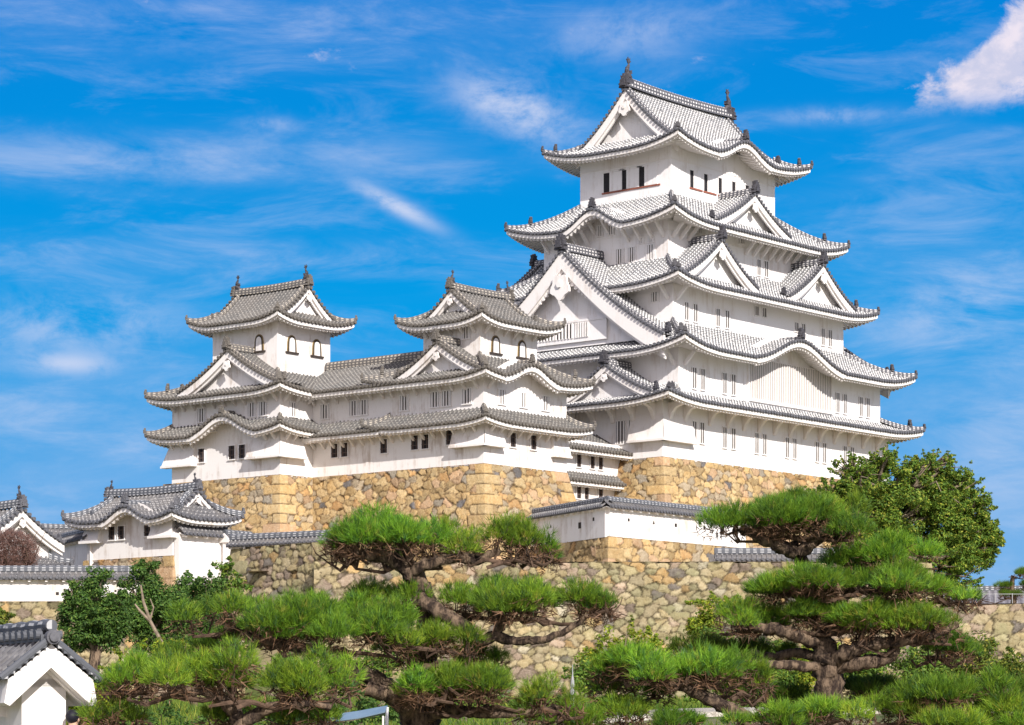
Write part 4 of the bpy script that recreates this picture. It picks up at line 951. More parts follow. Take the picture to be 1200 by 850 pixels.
# ================================================================== VEGETATION
def at(px, py, Y): return np.array([(px - 600) / 3030 * Y, Y, (845 - py) / 3030 * Y])
def needle_mesh(name, P, D, n, ln, wd, tint, parent, mat, spread=.55):
    """P tuft bases, D directions, n needles each"""
    rng = RNG; T = len(P)
    p = np.repeat(P, n, 0); d = np.repeat(D, n, 0) + rng.normal(0, spread * .72, (T * n, 3)); d /= np.linalg.norm(d, axis=1)[:, None]
    L = ln * rng.uniform(.5, 1.45, (T * n, 1)); side = np.cross(d, rng.normal(0, 1, (T * n, 3))); side /= np.linalg.norm(side, axis=1)[:, None] + 1e-9
    p = p + rng.normal(0, ln * .12, (T * n, 3))
    V = np.stack([p - side * wd / 2, p + side * wd / 2, p + d * L], 1).reshape(-1, 3)
    F = np.arange(len(V)).reshape(-1, 3)
    c = np.repeat(tint, n, 0) * rng.uniform(.82, 1.2, (T * n, 1)); c = np.repeat(c, 3, 0)
    return fast(name, V, F, mat, parent, 'tint', np.clip(c, 0, 1))
NG = np.array([(.185, .32, .022), (.135, .255, .024), (.25, .37, .03), (.085, .18, .026), (.06, .135, .04), (.33, .33, .05)])
NW = np.array([.32, .28, .18, .12, .07, .03])
def pad(root, c, rx, rz, ry=None, dens=1.0, dark=0.0, ln=.135, anchor=None, under=1.0):
    """one cloud of pine needles: clumps of upright tufts over a tangle of brown twigs"""
    rng = RNG; rx *= 1.05; tone = rng.uniform(.80, 1.15) * np.array([rng.uniform(.85, 1.12), 1, 1]); ry = ry or rx * .66
    c = np.array(c, float); nc = max(5, int(rx * ry * 10.5)); cl = []
    ph = rng.uniform(0, 6.28, 3)
    for _ in range(nc):
        r = math.sqrt(rng.random()) * .93; th = rng.uniform(0, 6.283); o_ = 1 + .14 * math.sin(3 * th + ph[0]) + .10 * math.sin(5 * th + ph[1])
        cl.append(c + np.array([rx * r * math.cos(th) * o_, ry * r * math.sin(th) * o_, rz * (.62 * math.sqrt(max(0, 1 - r * r)) - .45) + rng.normal(0, rz * .17)]))
    P, D, T = [], [], []; Q, E_, TQ = [], [], []
    R0 = min(.40, max(.16, rx * .32)); hz = min(.36, rz * .62)
    for q in cl:
        n = int(150 * dens * (R0 / .36) ** 2) + 6
        th = rng.uniform(0, 6.283, n); r = np.sqrt(rng.random(n)); zz_ = np.sqrt(1 - r * r)
        lay = rng.uniform(-.1, 1.0, n)
        loc = np.stack([R0 * r * np.cos(th), R0 * r * np.sin(th), hz * zz_ * lay], 1)
        P.append(q + loc); dd = np.stack([np.cos(th) * r * .75, np.sin(th) * r * .75, .55 + .6 * zz_], 1)
        dd /= np.linalg.norm(dd, axis=1)[:, None]; D.append(dd)
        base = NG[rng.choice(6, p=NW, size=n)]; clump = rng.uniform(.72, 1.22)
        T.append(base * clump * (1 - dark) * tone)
        nu = int(16 * under) + 3; th = rng.uniform(0, 6.283, nu); r = np.sqrt(rng.random(nu)) * 1.0
        Q.append(q + np.stack([R0 * r * np.cos(th), R0 * r * np.sin(th), rng.uniform(-.24, .0, nu)], 1))
        E_.append(np.stack([np.cos(th), np.sin(th), rng.uniform(-.7, .8, nu)], 1)); TQ.append(np.tile((.15, .085, .05), (nu, 1)) * rng.uniform(.5, 1.7, (nu, 1)))
    pd = needle_mesh('needle_pad', np.concatenate(P), np.concatenate(D), 11, ln, .0095, np.concatenate(T), root, M['needle'])
    E2 = np.concatenate(E_); E2 /= np.linalg.norm(E2, axis=1)[:, None]
    needle_mesh('dead_twigs', np.concatenate(Q), E2, 4, .17, .02, np.concatenate(TQ), pd, M['needle'], .8)
    # twigs fanning from the branch to the clumps
    m = MB(); an = np.array(anchor if anchor is not None else c + np.array([0, 0, -rz * .7]))
    hubs = [c + np.array([rx * f_, 0, -rz * .55]) for f_ in (-.6, -.2, .2, .6)]
    for hb in hubs:
        mid = (an + hb) / 2 + rng.normal(0, .08, 3); m.tube([tuple(an), tuple(mid), tuple(hb)], [.04, .032, .022], 6, wob=.15)
    for q in cl:
        hb = min(hubs, key=lambda v: np.linalg.norm(v - q)); mid = (hb + q) / 2 + np.array([0, 0, -.06]) + rng.normal(0, .07, 3)
        m.tube([tuple(hb), tuple(mid), tuple(q)], [.024, .018, .009], 5, wob=.2)
        for _ in range(3):
            e = q + rng.normal(0, .2, 3) * np.array([1, 1, .5]); m.tube([tuple(mid), tuple((mid + e) / 2 + rng.normal(0, .04, 3)), tuple(e)], [.014, .011, .006], 4)
    m.build('twigs', M['twig'], pd)
    return pd
def limb(root, pts, name='branch', wob=.12, seg=12):
    """pts: (px, py, radius px, Y) of the photo's limb, smoothed"""
    P = [at(p[0], p[1], p[3]) for p in pts]; Rr = [p[2] / 3030 * p[3] for p in pts]; path, rad = [], []
    for i in range(len(P) - 1):
        p0, p1, p2, p3 = P[max(0, i - 1)], P[i], P[i + 1], P[min(len(P) - 1, i + 2)]
        for j in range(6):
            t_ = j / 6; path.append(.5 * ((2 * p1) + (-p0 + p2) * t_ + (2 * p0 - 5 * p1 + 4 * p2 - p3) * t_ ** 2 + (-p0 + 3 * p1 - 3 * p2 + p3) * t_ ** 3)); rad.append(Rr[i] * (1 - t_) + Rr[i + 1] * t_)
    path.append(P[-1]); rad.append(Rr[-1])
    path = [p + RNG.normal(0, .012, 3) for p in path]; rad = [r * RNG.uniform(.9, 1.1) for r in rad]
    m = MB(); m.tube([tuple(p) for p in path], rad, seg, wob=wob); return m.build(name, M['bark'], root, smooth=True)
def local(root):
    """move the children of a thing built in world coordinates under its base"""
    lx, ly, lz = root.location
    for ch in root.children: ch.location = (ch.location[0] - lx, ch.location[1] - ly, ch.location[2] - lz)

# --- left pine
YL = 42.0
pl_ = thing('pine_tree', 'large cloud-pruned pine left of centre, its bare forked limbs crossing the stone rampart', 'pine tree', (float(at(500, 0, YL)[0]), YL, -1.6), group='cloud-pruned pines')
limb(pl_, [(503, 975, 27, YL), (500, 900, 24, YL), (492, 850, 22, YL), (487, 818, 19, YL), (494, 780, 15, YL), (501, 745, 14, YL + .3), (500, 715, 13, YL + .3), (494, 690, 12, YL + .2), (478, 668, 10, YL + .1), (446, 652, 8, YL), (412, 650, 5, YL)], 'trunk')
limb(pl_, [(487, 700, 9, YL + .1), (512, 716, 9, YL - .2), (540, 732, 9, YL - .4), (553, 752, 9, YL - .4), (543, 775, 9, YL - .3), (530, 800, 10, YL - .2), (505, 835, 12, YL)])
limb(pl_, [(550, 755, 7, YL - .4), (580, 747, 7, YL - .4), (612, 752, 5, YL - .4), (650, 745, 4, YL - .4), (690, 722, 3, YL - .5)])
limb(pl_, [(583, 745, 6, YL - .4), (588, 725, 6, YL - .4), (580, 712, 5, YL - .3), (600, 705, 3, YL - .3)])
limb(pl_, [(478, 672, 8, YL + .1), (500, 662, 7, YL - .1), (530, 655, 6, YL - .1), (560, 656, 6, YL - .1), (585, 645, 4, YL - .1)])
limb(pl_, [(478, 678, 7, YL + .1), (480, 655, 6, YL + .1), (470, 640, 4, YL + .2), (455, 628, 3, YL + .2)])
limb(pl_, [(482, 826, 10, YL), (455, 806, 10, YL - .3), (425, 788, 9, YL - .6), (390, 770, 8, YL - .8), (345, 758, 7, YL - .8), (300, 748, 6, YL - .7), (262, 738, 4, YL - .6)])
limb(pl_, [(485, 850, 11, YL), (470, 825, 11, YL - .3), (452, 812, 10, YL - .5), (430, 808, 9, YL - .6)])
limb(pl_, [(495, 845, 8, YL), (530, 832, 7, YL - .6), (570, 836, 6, YL - .9), (620, 835, 5, YL - .9), (660, 828, 3, YL - .8)])
for (px, py, hw, hh, dy, kw) in [
    (468, 642, 80, 36, .1, {}), (410, 642, 34, 28, .0, {}), (590, 642, 62, 32, -.1, {}), (520, 636, 40, 26, .5, {}), (622, 642, 34, 26, .1, {}),
    (540, 706, 62, 30, .3, {}), (630, 710, 78, 30, -.4, {}), (590, 700, 60, 30, .2, {}),
    (262, 728, 56, 27, -.6, {}), (395, 738, 98, 46, -.9, {}), (330, 738, 66, 34, -.6, {}), (440, 722, 50, 30, .3, {}), (505, 762, 54, 34, -.8, {}),
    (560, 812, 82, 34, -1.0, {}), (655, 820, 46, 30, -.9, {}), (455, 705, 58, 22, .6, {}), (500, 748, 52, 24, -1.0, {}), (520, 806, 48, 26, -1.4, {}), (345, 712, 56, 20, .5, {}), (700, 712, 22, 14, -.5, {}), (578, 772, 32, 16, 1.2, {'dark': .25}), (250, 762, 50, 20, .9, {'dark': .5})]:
    sc_ = (YL + dy) / 3030; pad(pl_, at(px, py, YL + dy), hw * sc_, hh * sc_ * 1.25, anchor=at(px, py + hh * .55, YL + dy), **kw)
local(pl_)
# --- low pine at the bottom left
YB2 = 37.0
pb = thing('pine_tree', 'low spreading pine at the bottom left whose trunk is out of sight', 'pine tree', (float(at(285, 0, YB2)[0]), YB2, -1.6), group='cloud-pruned pines')
limb(pb, [(300, 972, 16, YB2), (292, 900, 14, YB2), (282, 850, 10, YB2), (270, 828, 8, YB2), (240, 812, 6, YB2 - .1), (200, 808, 4, YB2 - .2)], 'trunk')
limb(pb, [(283, 850, 8, YB2), (310, 832, 7, YB2 - .1), (350, 825, 5, YB2 - .2), (390, 828, 3, YB2 - .2)])
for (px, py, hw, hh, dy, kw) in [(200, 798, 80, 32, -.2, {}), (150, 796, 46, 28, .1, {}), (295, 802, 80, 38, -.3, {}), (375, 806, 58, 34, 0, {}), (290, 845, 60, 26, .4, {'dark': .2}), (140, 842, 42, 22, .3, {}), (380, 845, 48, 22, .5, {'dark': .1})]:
    sc_ = (YB2 + dy) / 3030; pad(pb, at(px, py, YB2 + dy), hw * sc_, hh * sc_ * 1.25, anchor=at(px, py + hh * .55, YB2 + dy), **kw)
local(pb)
# --- right pine
YR = 46.0
pr = thing('pine_tree', 'tall cloud-pruned pine at right with thick grey-brown trunk and tiered crowns', 'pine tree', (float(at(973, 0, YR)[0]), YR, -1.6), group='cloud-pruned pines')
limb(pr, [(973, 955, 26, YR), (973, 890, 22, YR), (971, 845, 17, YR), (971, 800, 16, YR), (969, 770, 16, YR), (963, 745, 11, YR), (968, 722, 9, YR + .1), (965, 700, 8, YR + .3), (955, 675, 7, YR + .3), (938, 655, 7, YR + .2), (930, 640, 6, YR)], 'trunk', .16, 16)
limb(pr, [(970, 782, 10, YR), (990, 766, 10, YR - .3), (1018, 756, 8, YR - .5), (1050, 752, 6, YR - .6), (1090, 744, 6, YR - .6), (1122, 732, 4, YR - .6)], wob=.2)
limb(pr, [(972, 785, 9, YR), (1000, 778, 9, YR - .3), (1030, 775, 8, YR - .4), (1048, 764, 7, YR - .4), (1046, 750, 5, YR - .3)])
limb(pr, [(964, 782, 6, YR), (930, 780, 6, YR - .3), (893, 778, 5, YR - .5), (860, 770, 4, YR - .6)])
limb(pr, [(964, 772, 6, YR), (935, 765, 6, YR + .2), (905, 770, 5, YR + .3), (880, 764, 3, YR + .3)])
limb(pr, [(960, 752, 9, YR), (935, 746, 8, YR - .3), (912, 738, 7, YR - .4), (890, 735, 5, YR - .4), (860, 732, 3, YR - .4)])
limb(pr, [(966, 742, 8, YR), (985, 735, 8, YR - .2), (1010, 732, 6, YR - .4), (1030, 738, 4, YR - .5)])
limb(pr, [(932, 650, 8, YR), (915, 640, 8, YR - .2), (893, 632, 7, YR - .3), (870, 620, 4, YR - .3)])
limb(pr, [(935, 650, 8, YR), (948, 638, 8, YR - .1), (962, 625, 5, YR - .2), (985, 622, 3, YR - .2)])
limb(pr, [(962, 690, 6, YR + .3), (985, 690, 6, YR), (1020, 692, 4, YR - .2), (1070, 694, 3, YR - .3)])
limb(pr, [(955, 700, 5, YR + .3), (935, 697, 5, YR), (912, 692, 3, YR)])
for (px, py, hw, hh, dy, kw) in [
    (925, 610, 92, 36, -.2, {}), (880, 608, 46, 28, -.1, {}), (968, 614, 52, 30, .1, {}), (925, 594, 55, 20, .3, {}),
    (1055, 652, 70, 22, .3, {}), (1010, 655, 34, 16, .5, {}), (1000, 685, 100, 24, -.3, {}), (940, 686, 44, 20, 0, {}), (1060, 688, 40, 22, 0, {}),
    (940, 728, 66, 24, -.3, {}), (1010, 722, 56, 24, .3, {}), (1060, 735, 86, 30, -.6, {}), (990, 715, 50, 20, .2, {}), (875, 725, 50, 26, -.2, {}),
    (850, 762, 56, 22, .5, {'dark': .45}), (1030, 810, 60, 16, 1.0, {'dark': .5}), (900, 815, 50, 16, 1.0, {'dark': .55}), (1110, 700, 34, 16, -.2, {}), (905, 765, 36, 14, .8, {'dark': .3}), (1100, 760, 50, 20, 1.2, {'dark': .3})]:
    sc_ = (YR + dy) / 3030; pad(pr, at(px, py, YR + dy), hw * sc_, hh * sc_ * 1.25, anchor=at(px, py + hh * .55, YR + dy), **kw)
local(pr)
# --- leaning pine between the two
YM = 43.0
pm = thing('pine_tree', 'low pine in the middle leaning to the left, one slanting bare limb below its crown', 'pine tree', (float(at(905, 0, YM)[0]), YM, -1.6), group='cloud-pruned pines')
limb(pm, [(930, 960, 12, YM), (900, 880, 11, YM), (872, 842, 9, YM), (845, 826, 8, YM - .1), (815, 812, 7, YM - .2), (785, 800, 5, YM - .3), (755, 795, 3, YM - .3)], 'trunk')
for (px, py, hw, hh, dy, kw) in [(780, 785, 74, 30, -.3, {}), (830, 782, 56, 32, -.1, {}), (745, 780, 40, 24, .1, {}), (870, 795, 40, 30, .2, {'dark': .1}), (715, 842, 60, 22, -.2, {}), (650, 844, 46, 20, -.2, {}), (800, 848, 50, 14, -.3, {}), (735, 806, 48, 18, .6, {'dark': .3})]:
    sc_ = (YM + dy) / 3030; pad(pm, at(px, py, YM + dy), hw * sc_, hh * sc_ * 1.25, anchor=at(px, py + hh * .55, YM + dy), **kw)
local(pm)
# --- low pine at the bottom right
YQ = 40.0
pq = thing('pine_tree', 'low bushy pine filling the bottom right corner', 'pine tree', (float(at(1120, 0, YQ)[0]), YQ, -1.6), group='cloud-pruned pines')
limb(pq, [(1120, 970, 14, YQ), (1118, 900, 12, YQ), (1110, 850, 8, YQ), (1100, 830, 5, YQ)], 'trunk')
limb(pq, [(1118, 890, 8, YQ), (1070, 862, 6, YQ), (1020, 856, 4, YQ), (960, 858, 3, YQ)])
for (px, py, hw, hh, dy, kw) in [(1100, 815, 80, 28, -.1, {}), (1165, 812, 56, 30, .1, {}), (1040, 838, 60, 22, -.2, {}), (960, 842, 70, 18, -.2, {}), (890, 848, 50, 14, -.2, {}), (1130, 845, 80, 22, -.4, {}), (1180, 850, 50, 24, -.4, {})]:
    sc_ = (YQ + dy) / 3030; pad(pq, at(px, py, YQ + dy), hw * sc_, hh * sc_ * 1.25, anchor=at(px, py + hh * .55, YQ + dy), **kw)
local(pq)
# --- small pine far right, on the terrace
YS = 158.0
ps = thing('pine_tree', 'tiny layered pine at the right edge in front of the distant roof', 'pine tree', (float(at(1187, 0, YS)[0]), YS, 6.4), group='cloud-pruned pines')
limb(ps, [(1187, 722, 4, YS), (1188, 705, 3.5, YS), (1186, 690, 3, YS), (1187, 675, 2.5, YS)], 'trunk')
for (px, py, hw, hh) in [(1192, 673, 16, 4), (1186, 687, 16, 4), (1180, 697, 17, 4), (1198, 686, 12, 5)]:
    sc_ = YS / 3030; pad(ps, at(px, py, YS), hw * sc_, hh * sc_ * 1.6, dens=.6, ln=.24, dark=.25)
local(ps)

# ------------------------------------------------------------------ leafy trees and shrubs
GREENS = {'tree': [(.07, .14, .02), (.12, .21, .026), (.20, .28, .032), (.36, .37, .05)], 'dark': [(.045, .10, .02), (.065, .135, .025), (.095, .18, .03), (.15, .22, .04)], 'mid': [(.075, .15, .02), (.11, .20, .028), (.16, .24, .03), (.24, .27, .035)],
          'yellow': [(.13, .21, .018), (.19, .26, .02), (.27, .31, .025), (.36, .34, .03)], 'olive': [(.07, .12, .02), (.12, .17, .025), (.19, .22, .03), (.30, .29, .04)]}
def leaf_cloud(root, centres, radii, n, size, kind, name='foliage', shell=.55):
    rng = RNG; pal = np.array(GREENS[kind]); P, C_, Nn = [], [], []
    for c, r in zip(centres, radii):
        k_ = int(n * r * r) + 8; v = rng.normal(0, 1, (k_, 3)); v /= np.linalg.norm(v, axis=1)[:, None]
        rr = rng.uniform(shell, 1.08, (k_, 1)) * r; P.append(np.array(c) + v * rr * np.array([1, 1, .78]))
        Nn.append(v * .8 + np.array([0, -.1, .7]) + rng.normal(0, .55, (k_, 3)))
        b = pal[rng.choice(4, p=[.28, .34, .26, .12], size=k_)]; C_.append(b * rng.uniform(.8, 1.2, (k_, 1)) * rng.uniform(.85, 1.15))
    P = np.concatenate(P); Nn = np.concatenate(Nn); C_ = np.concatenate(C_); T = len(P)
    Nn /= np.linalg.norm(Nn, axis=1)[:, None]; a = np.cross(Nn, rng.normal(0, 1, (T, 3))); a /= np.linalg.norm(a, axis=1)[:, None]; b = np.cross(Nn, a)
    s_ = size * rng.uniform(.6, 1.25, (T, 1))
    V = np.stack([P - a * s_, P - b * s_ * .42, P + a * s_, P + b * s_ * .42], 1).reshape(-1, 3)
    return fast(name, V, np.arange(T * 4).reshape(-1, 4), M['leaf'], root, 'tint', np.repeat(C_, 4, 0))
def leafy(name, label, cat, ells, Y, base_px, base_z, leaf, kind, n=900, sub=.34, trunk_r=None, group=None, nsub=9, limbs=True, spray=4):
    """ells: (px, py, half width px, half height px, dY) lobes of the crown"""
    rng = RNG; s0 = Y / 3030; bx = float(at(base_px, 0, Y)[0]); root = thing(name, label, cat, (bx, Y, base_z), group=group or {'shrub': 'shrubs below the ramparts', 'evergreen_tree': 'dark evergreens at the left'}.get(name))
    cs, rs, lobes = [], [], []
    for (px, py, hx, hy, dy) in ells:
        c = at(px, py, Y + dy); rx, rz = hx * s0, hy * s0; ry = (rx + rz) * .48; lobes.append((c, rx, rz)); k_ = int(nsub * max(1, (rx * rz) / (max(rx, rz) * sub * 2.2) ** 2 * 3)) + 5
        for _ in range(k_):
            v = rng.normal(0, 1, 3); v /= np.linalg.norm(v); r_ = rng.uniform(.35, .92)
            cs.append(c + v * r_ * np.array([rx, ry, rz])); rs.append(min(rx, rz) * sub * rng.uniform(.5, 1.3))
    for c, rx, rz in lobes:                    # sprays standing out of the outline
        for _ in range(spray):
            v = rng.normal(0, 1, 3); v[2] = abs(v[2]) * .8 + .05; v /= np.linalg.norm(v); q_ = c + v * rng.uniform(.92, 1.12) * np.array([rx, (rx + rz) * .48, rz])
            for s2 in range(4): cs.append(q_ + v * s2 * .085 * rx + rng.normal(0, .03 * rx, 3)); rs.append(min(rx, rz) * sub * (.55 - .12 * s2))
    fo = leaf_cloud(root, cs, rs, n, leaf, kind)
    m = MB(); tr = trunk_r or .12; top = lobes[0][0]
    b0 = np.array([bx, Y, base_z]); mid = b0 * .45 + top * .55
    m.tube([tuple(b0), tuple(b0 * .75 + mid * .25 + rng.normal(0, tr * .6, 3)), tuple(mid), tuple(top)], [tr * 1.25, tr, tr * .75, tr * .3], 8, wob=.1)
    t_o = m.build('trunk', M['bark' if name == 'evergreen_tree' else 'bark_grey'], root, smooth=True)
    if limbs:
        m = MB()
        for c, rx, rz in lobes[1:]: m.tube([tuple(mid), tuple((mid + c) / 2 + rng.normal(0, .12, 3)), tuple(c)], [tr * .55, tr * .4, tr * .15], 6)
        for q in cs[::3]:
            c = min(lobes, key=lambda l_: np.linalg.norm(l_[0] - q))[0]; m.tube([tuple(c * .6 + mid * .4), tuple((c + q) / 2), tuple(q)], [tr * .22, tr * .16, tr * .06], 4)
        m.build('limbs', M['bark_grey'], root)
    local(root); return root
leafy('broadleaf_tree', 'big sunlit broad-leaved tree right of the main keep, reaching above the wall against the sky', 'tree',
      [(972, 588, 26, 22, -1), (958, 602, 16, 14, -1), (1060, 610, 74, 56, 0), (1005, 605, 46, 46, -1), (1095, 590, 48, 44, 1), (1125, 640, 42, 40, 0), (1055, 562, 52, 28, 0), (1150, 628, 22, 22, 0), (1095, 665, 54, 36, -1), (985, 598, 28, 26, -1), (1000, 556, 26, 18, -1), (1110, 692, 36, 22, -1), (1125, 575, 24, 20, 1), (1090, 548, 26, 16, 0), (1030, 545, 20, 12, 0), (1160, 640, 14, 18, 0), (1140, 600, 22, 26, 0)],
      165, 1060, 8.8, .115, 'tree', n=700, sub=.24, trunk_r=.32, nsub=9, spray=22)
leafy('evergreen_tree', 'dark round-headed evergreen at left in front of the long white wall, short thick trunk showing', 'tree',
      [(112, 700, 26, 36, 0), (95, 735, 34, 26, 0), (130, 735, 38, 28, 0), (85, 708, 18, 20, 0), (140, 712, 18, 20, 0)], 92, 113, .0, .07, 'dark', n=1700, sub=.46, trunk_r=.26, nsub=10)
leafy('evergreen_tree', 'dark evergreen with pointed head right of the round one, behind a pale bare stem', 'tree',
      [(168, 690, 24, 32, 0), (158, 725, 34, 28, 0), (190, 715, 30, 28, 0), (180, 750, 36, 20, 0)], 96, 170, .1, .072, 'dark', n=1600, sub=.46, trunk_r=.16, nsub=10)
leafy('evergreen_tree', 'loose-outlined dark green tree at the foot of the turret wall', 'tree',
      [(222, 706, 36, 28, 0), (240, 735, 36, 28, 0), (208, 742, 36, 28, 0), (250, 690, 18, 16, 0)], 99, 228, .1, .075, 'dark', n=1500, sub=.46, trunk_r=.14, nsub=9)
leafy('shrub', 'loose sprig-like shrub growing against the corner of rampart and white wall', 'shrub', [(264, 668, 12, 14, 0), (272, 690, 18, 18, 0), (256, 690, 12, 14, 0)], 148, 268, 4.5, .13, 'mid', n=160, sub=.5, trunk_r=.06, nsub=6)
leafy('shrub', 'yellow-green rounded shrub beside the white gate wall at bottom left', 'shrub', [(100, 820, 24, 26, 0), (120, 812, 26, 24, 0), (95, 845, 22, 20, 0)], 50, 108, -1.5, .05, 'yellow', n=1700, sub=.4, trunk_r=.05)
leafy('shrub', 'bright shrub in front of the thick evergreen trunk at left', 'shrub', [(160, 775, 34, 18, 0), (195, 762, 26, 16, 0), (135, 790, 22, 14, 0)], 70, 160, -.6, .06, 'yellow', n=1100, sub=.42, trunk_r=.05)
leafy('shrub', 'olive shrub half hidden behind the left edge of the picture above the gate wall', 'shrub', [(-4, 735, 18, 16, 0), (2, 722, 12, 10, 0)], 80, -2, 1.2, .07, 'olive', n=900, sub=.45, trunk_r=.05)
leafy('shrub', 'yellow-green shrub below the bare patch of rampart right of the left pine', 'shrub', [(730, 752, 50, 18, 0), (765, 765, 40, 22, 0), (700, 775, 26, 22, 0)], 118, 735, .6, .10, 'yellow', n=480, sub=.45, trunk_r=.07)
leafy('shrub', 'taller light green shrub against the rampart left of the right pine', 'shrub', [(838, 712, 30, 16, 0), (822, 735, 20, 20, 0), (868, 715, 26, 14, 0)], 130, 840, .8, .11, 'yellow', n=420, sub=.45, trunk_r=.07)
leafy('shrub', 'dense mixed green shrub above the gravel path', 'shrub', [(735, 800, 52, 26, 0), (785, 800, 50, 28, 0), (690, 795, 28, 24, 0)], 104, 745, .3, .085, 'mid', n=640, sub=.42, trunk_r=.07)
leafy('shrub', 'broad shrub behind the slanting limb of the leaning pine', 'shrub', [(850, 800, 54, 34, 0), (900, 790, 42, 38, 0), (830, 760, 40, 24, 0)], 106, 870, .3, .085, 'mid', n=640, sub=.42, trunk_r=.07)
leafy('shrub', 'clipped shrub seen between the trunk of the right pine and its left limbs', 'shrub', [(925, 800, 40, 42, 0), (955, 780, 34, 30, 0)], 110, 940, .4, .09, 'yellow', n=560, sub=.42, trunk_r=.07)
leafy('shrub', 'sunny green shrub right of the thick pine trunk', 'shrub', [(1030, 800, 50, 36, 0), (1075, 785, 46, 34, 0), (1010, 775, 30, 26, 0)], 112, 1045, .4, .09, 'mid', n=560, sub=.42, trunk_r=.07)
leafy('shrub', 'olive-yellow shrub under the right-hand stone wall', 'shrub', [(1125, 770, 44, 34, 0), (1165, 785, 42, 28, 0), (1100, 790, 30, 30, 0), (1192, 790, 24, 26, 0)], 116, 1140, .5, .095, 'olive', n=520, sub=.42, trunk_r=.07)
leafy('shrub', 'dark shrub filling the gap under the limb of the left pine', 'shrub', [(330, 790, 60, 30, 0), (410, 800, 50, 30, 0), (220, 780, 50, 26, 0), (440, 780, 30, 22, 0)], 88, 330, -.2, .08, 'mid', n=700, sub=.42, trunk_r=.07)
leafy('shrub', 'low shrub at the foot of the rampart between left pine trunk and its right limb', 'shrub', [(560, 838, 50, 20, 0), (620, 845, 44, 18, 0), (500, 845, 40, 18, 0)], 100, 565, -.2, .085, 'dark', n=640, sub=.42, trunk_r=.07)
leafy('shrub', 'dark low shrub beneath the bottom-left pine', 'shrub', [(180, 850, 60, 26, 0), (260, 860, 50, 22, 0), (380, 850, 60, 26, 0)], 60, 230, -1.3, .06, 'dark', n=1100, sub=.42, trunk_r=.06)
leafy('shrub', 'dark green shrub low in the middle, just left of the gravel path', 'shrub', [(640, 835, 44, 24, 0), (600, 828, 30, 16, 0), (690, 840, 34, 20, 0)], 80, 640, -.7, .07, 'mid', n=900, sub=.42, trunk_r=.06)
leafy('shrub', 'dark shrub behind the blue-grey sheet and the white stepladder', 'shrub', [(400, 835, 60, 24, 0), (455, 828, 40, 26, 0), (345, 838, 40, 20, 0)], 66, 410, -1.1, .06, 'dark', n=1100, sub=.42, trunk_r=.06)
# leaf sprays standing out of the big tree's crown
# bare pale stem in front of the evergreens
bs = thing('bare_tree', 'thin pale leafless stem slanting in front of the dark evergreens', 'bare tree', (float(at(196, 0, 88)[0]), 88, -.1))
for pts in ([(200, 790, 2.8, 88), (189, 752, 2.3, 88), (176, 728, 2.0, 88), (168, 705, 1.7, 88), (165, 686, 1.0, 88)], [(176, 728, 2, 88), (164, 716, 1.6, 88), (158, 708, .8, 88)], [(176, 726, 1.5, 88), (180, 712, 1, 88), (176, 702, .6, 88)]):
    P_ = [tuple(at(p[0], p[1], p[3])) for p in pts]; m = MB(); m.tube(P_, [p[2] / 3030 * 88 for p in pts], 7); m.build('stem', M['bark_grey'] if False else M['twig_pale'] if 'twig_pale' in M else M['bark_grey'], bs)
local(bs)
# bare winter bush in front of the far left gabled building
bt = thing('bare_bush', 'leafless purple-brown bush in front of the far left gable', 'bush', (float(at(12, 0, 166)[0]), 166, 7.0))
rng = RNG; m = MB()
for q in range(26):
    x0, y0 = rng.uniform(-10, 40), 676; P_ = [at(x0 * .4 + 8, y0, 166), at(x0, 655 + rng.uniform(-6, 6), 166 + rng.normal(0, .8)), at(x0 + rng.normal(0, 8), rng.uniform(622, 645), 166 + rng.normal(0, 1.2))]
    m.tube([tuple(p) for p in P_], [.07, .045, .015], 5)
m.build('stems', M['twig'], bt)
n_t = 5200; th = rng.uniform(0, 6.28, n_t); rr = np.sqrt(rng.random(n_t))
P_ = np.stack([at(12, 0, 166)[0] + 1.75 * rr * np.cos(th), 166 + 1.4 * rng.normal(0, .5, n_t), 10.75 + 1.45 * rr * np.sin(th)], 1)
D_ = rng.normal(0, 1, (n_t, 3)) + np.array([0, 0, .8]); D_ /= np.linalg.norm(D_, axis=1)[:, None]
needle_mesh('fine_twigs', P_, D_, 2, .38, .028, np.tile((.20, .115, .095), (n_t, 1)) * rng.uniform(.6, 1.5, (n_t, 1)), bt, M['needle'])
local(bt)
# rough grass between the shrubs
n_g = 60000; gx_ = rng.uniform(-32, 34, n_g); gy_ = rng.uniform(60, 149, n_g)
keep_ = ~((gx_ > 0) & (gx_ < 24) & (gy_ > 81) & (gy_ < 101)); gx_, gy_ = gx_[keep_], gy_[keep_]
gz_ = -1.6 + 1.9 * sm(gy_, 52, 98) + .7 * sm(gy_, 105, 148)
P_ = np.stack([gx_, gy_, gz_], 1); D_ = np.tile((0, 0, 1.), (len(P_), 1)) + rng.normal(0, .25, (len(P_), 3))
gr = needle_mesh('grass', P_, D_, 3, .38, .05, np.array(GREENS['mid'])[rng.integers(0, 4, len(P_))], None, M['leaf'])
tag(gr, 'rough grass on the slope below the ramparts', 'grass', kind='stuff')
# ================================================================== SMALL THINGS IN THE FOREGROUND
# end of a white gate wall with round ridge tiles, bottom left
gw = thing('gate_wall', 'near white wall end with dark roof tiles and a round tile boss, cut by the bottom left corner', 'plaster wall', (-6.88, 38.0, -1.80), math.atan2(-.47, -.88) + math.pi)
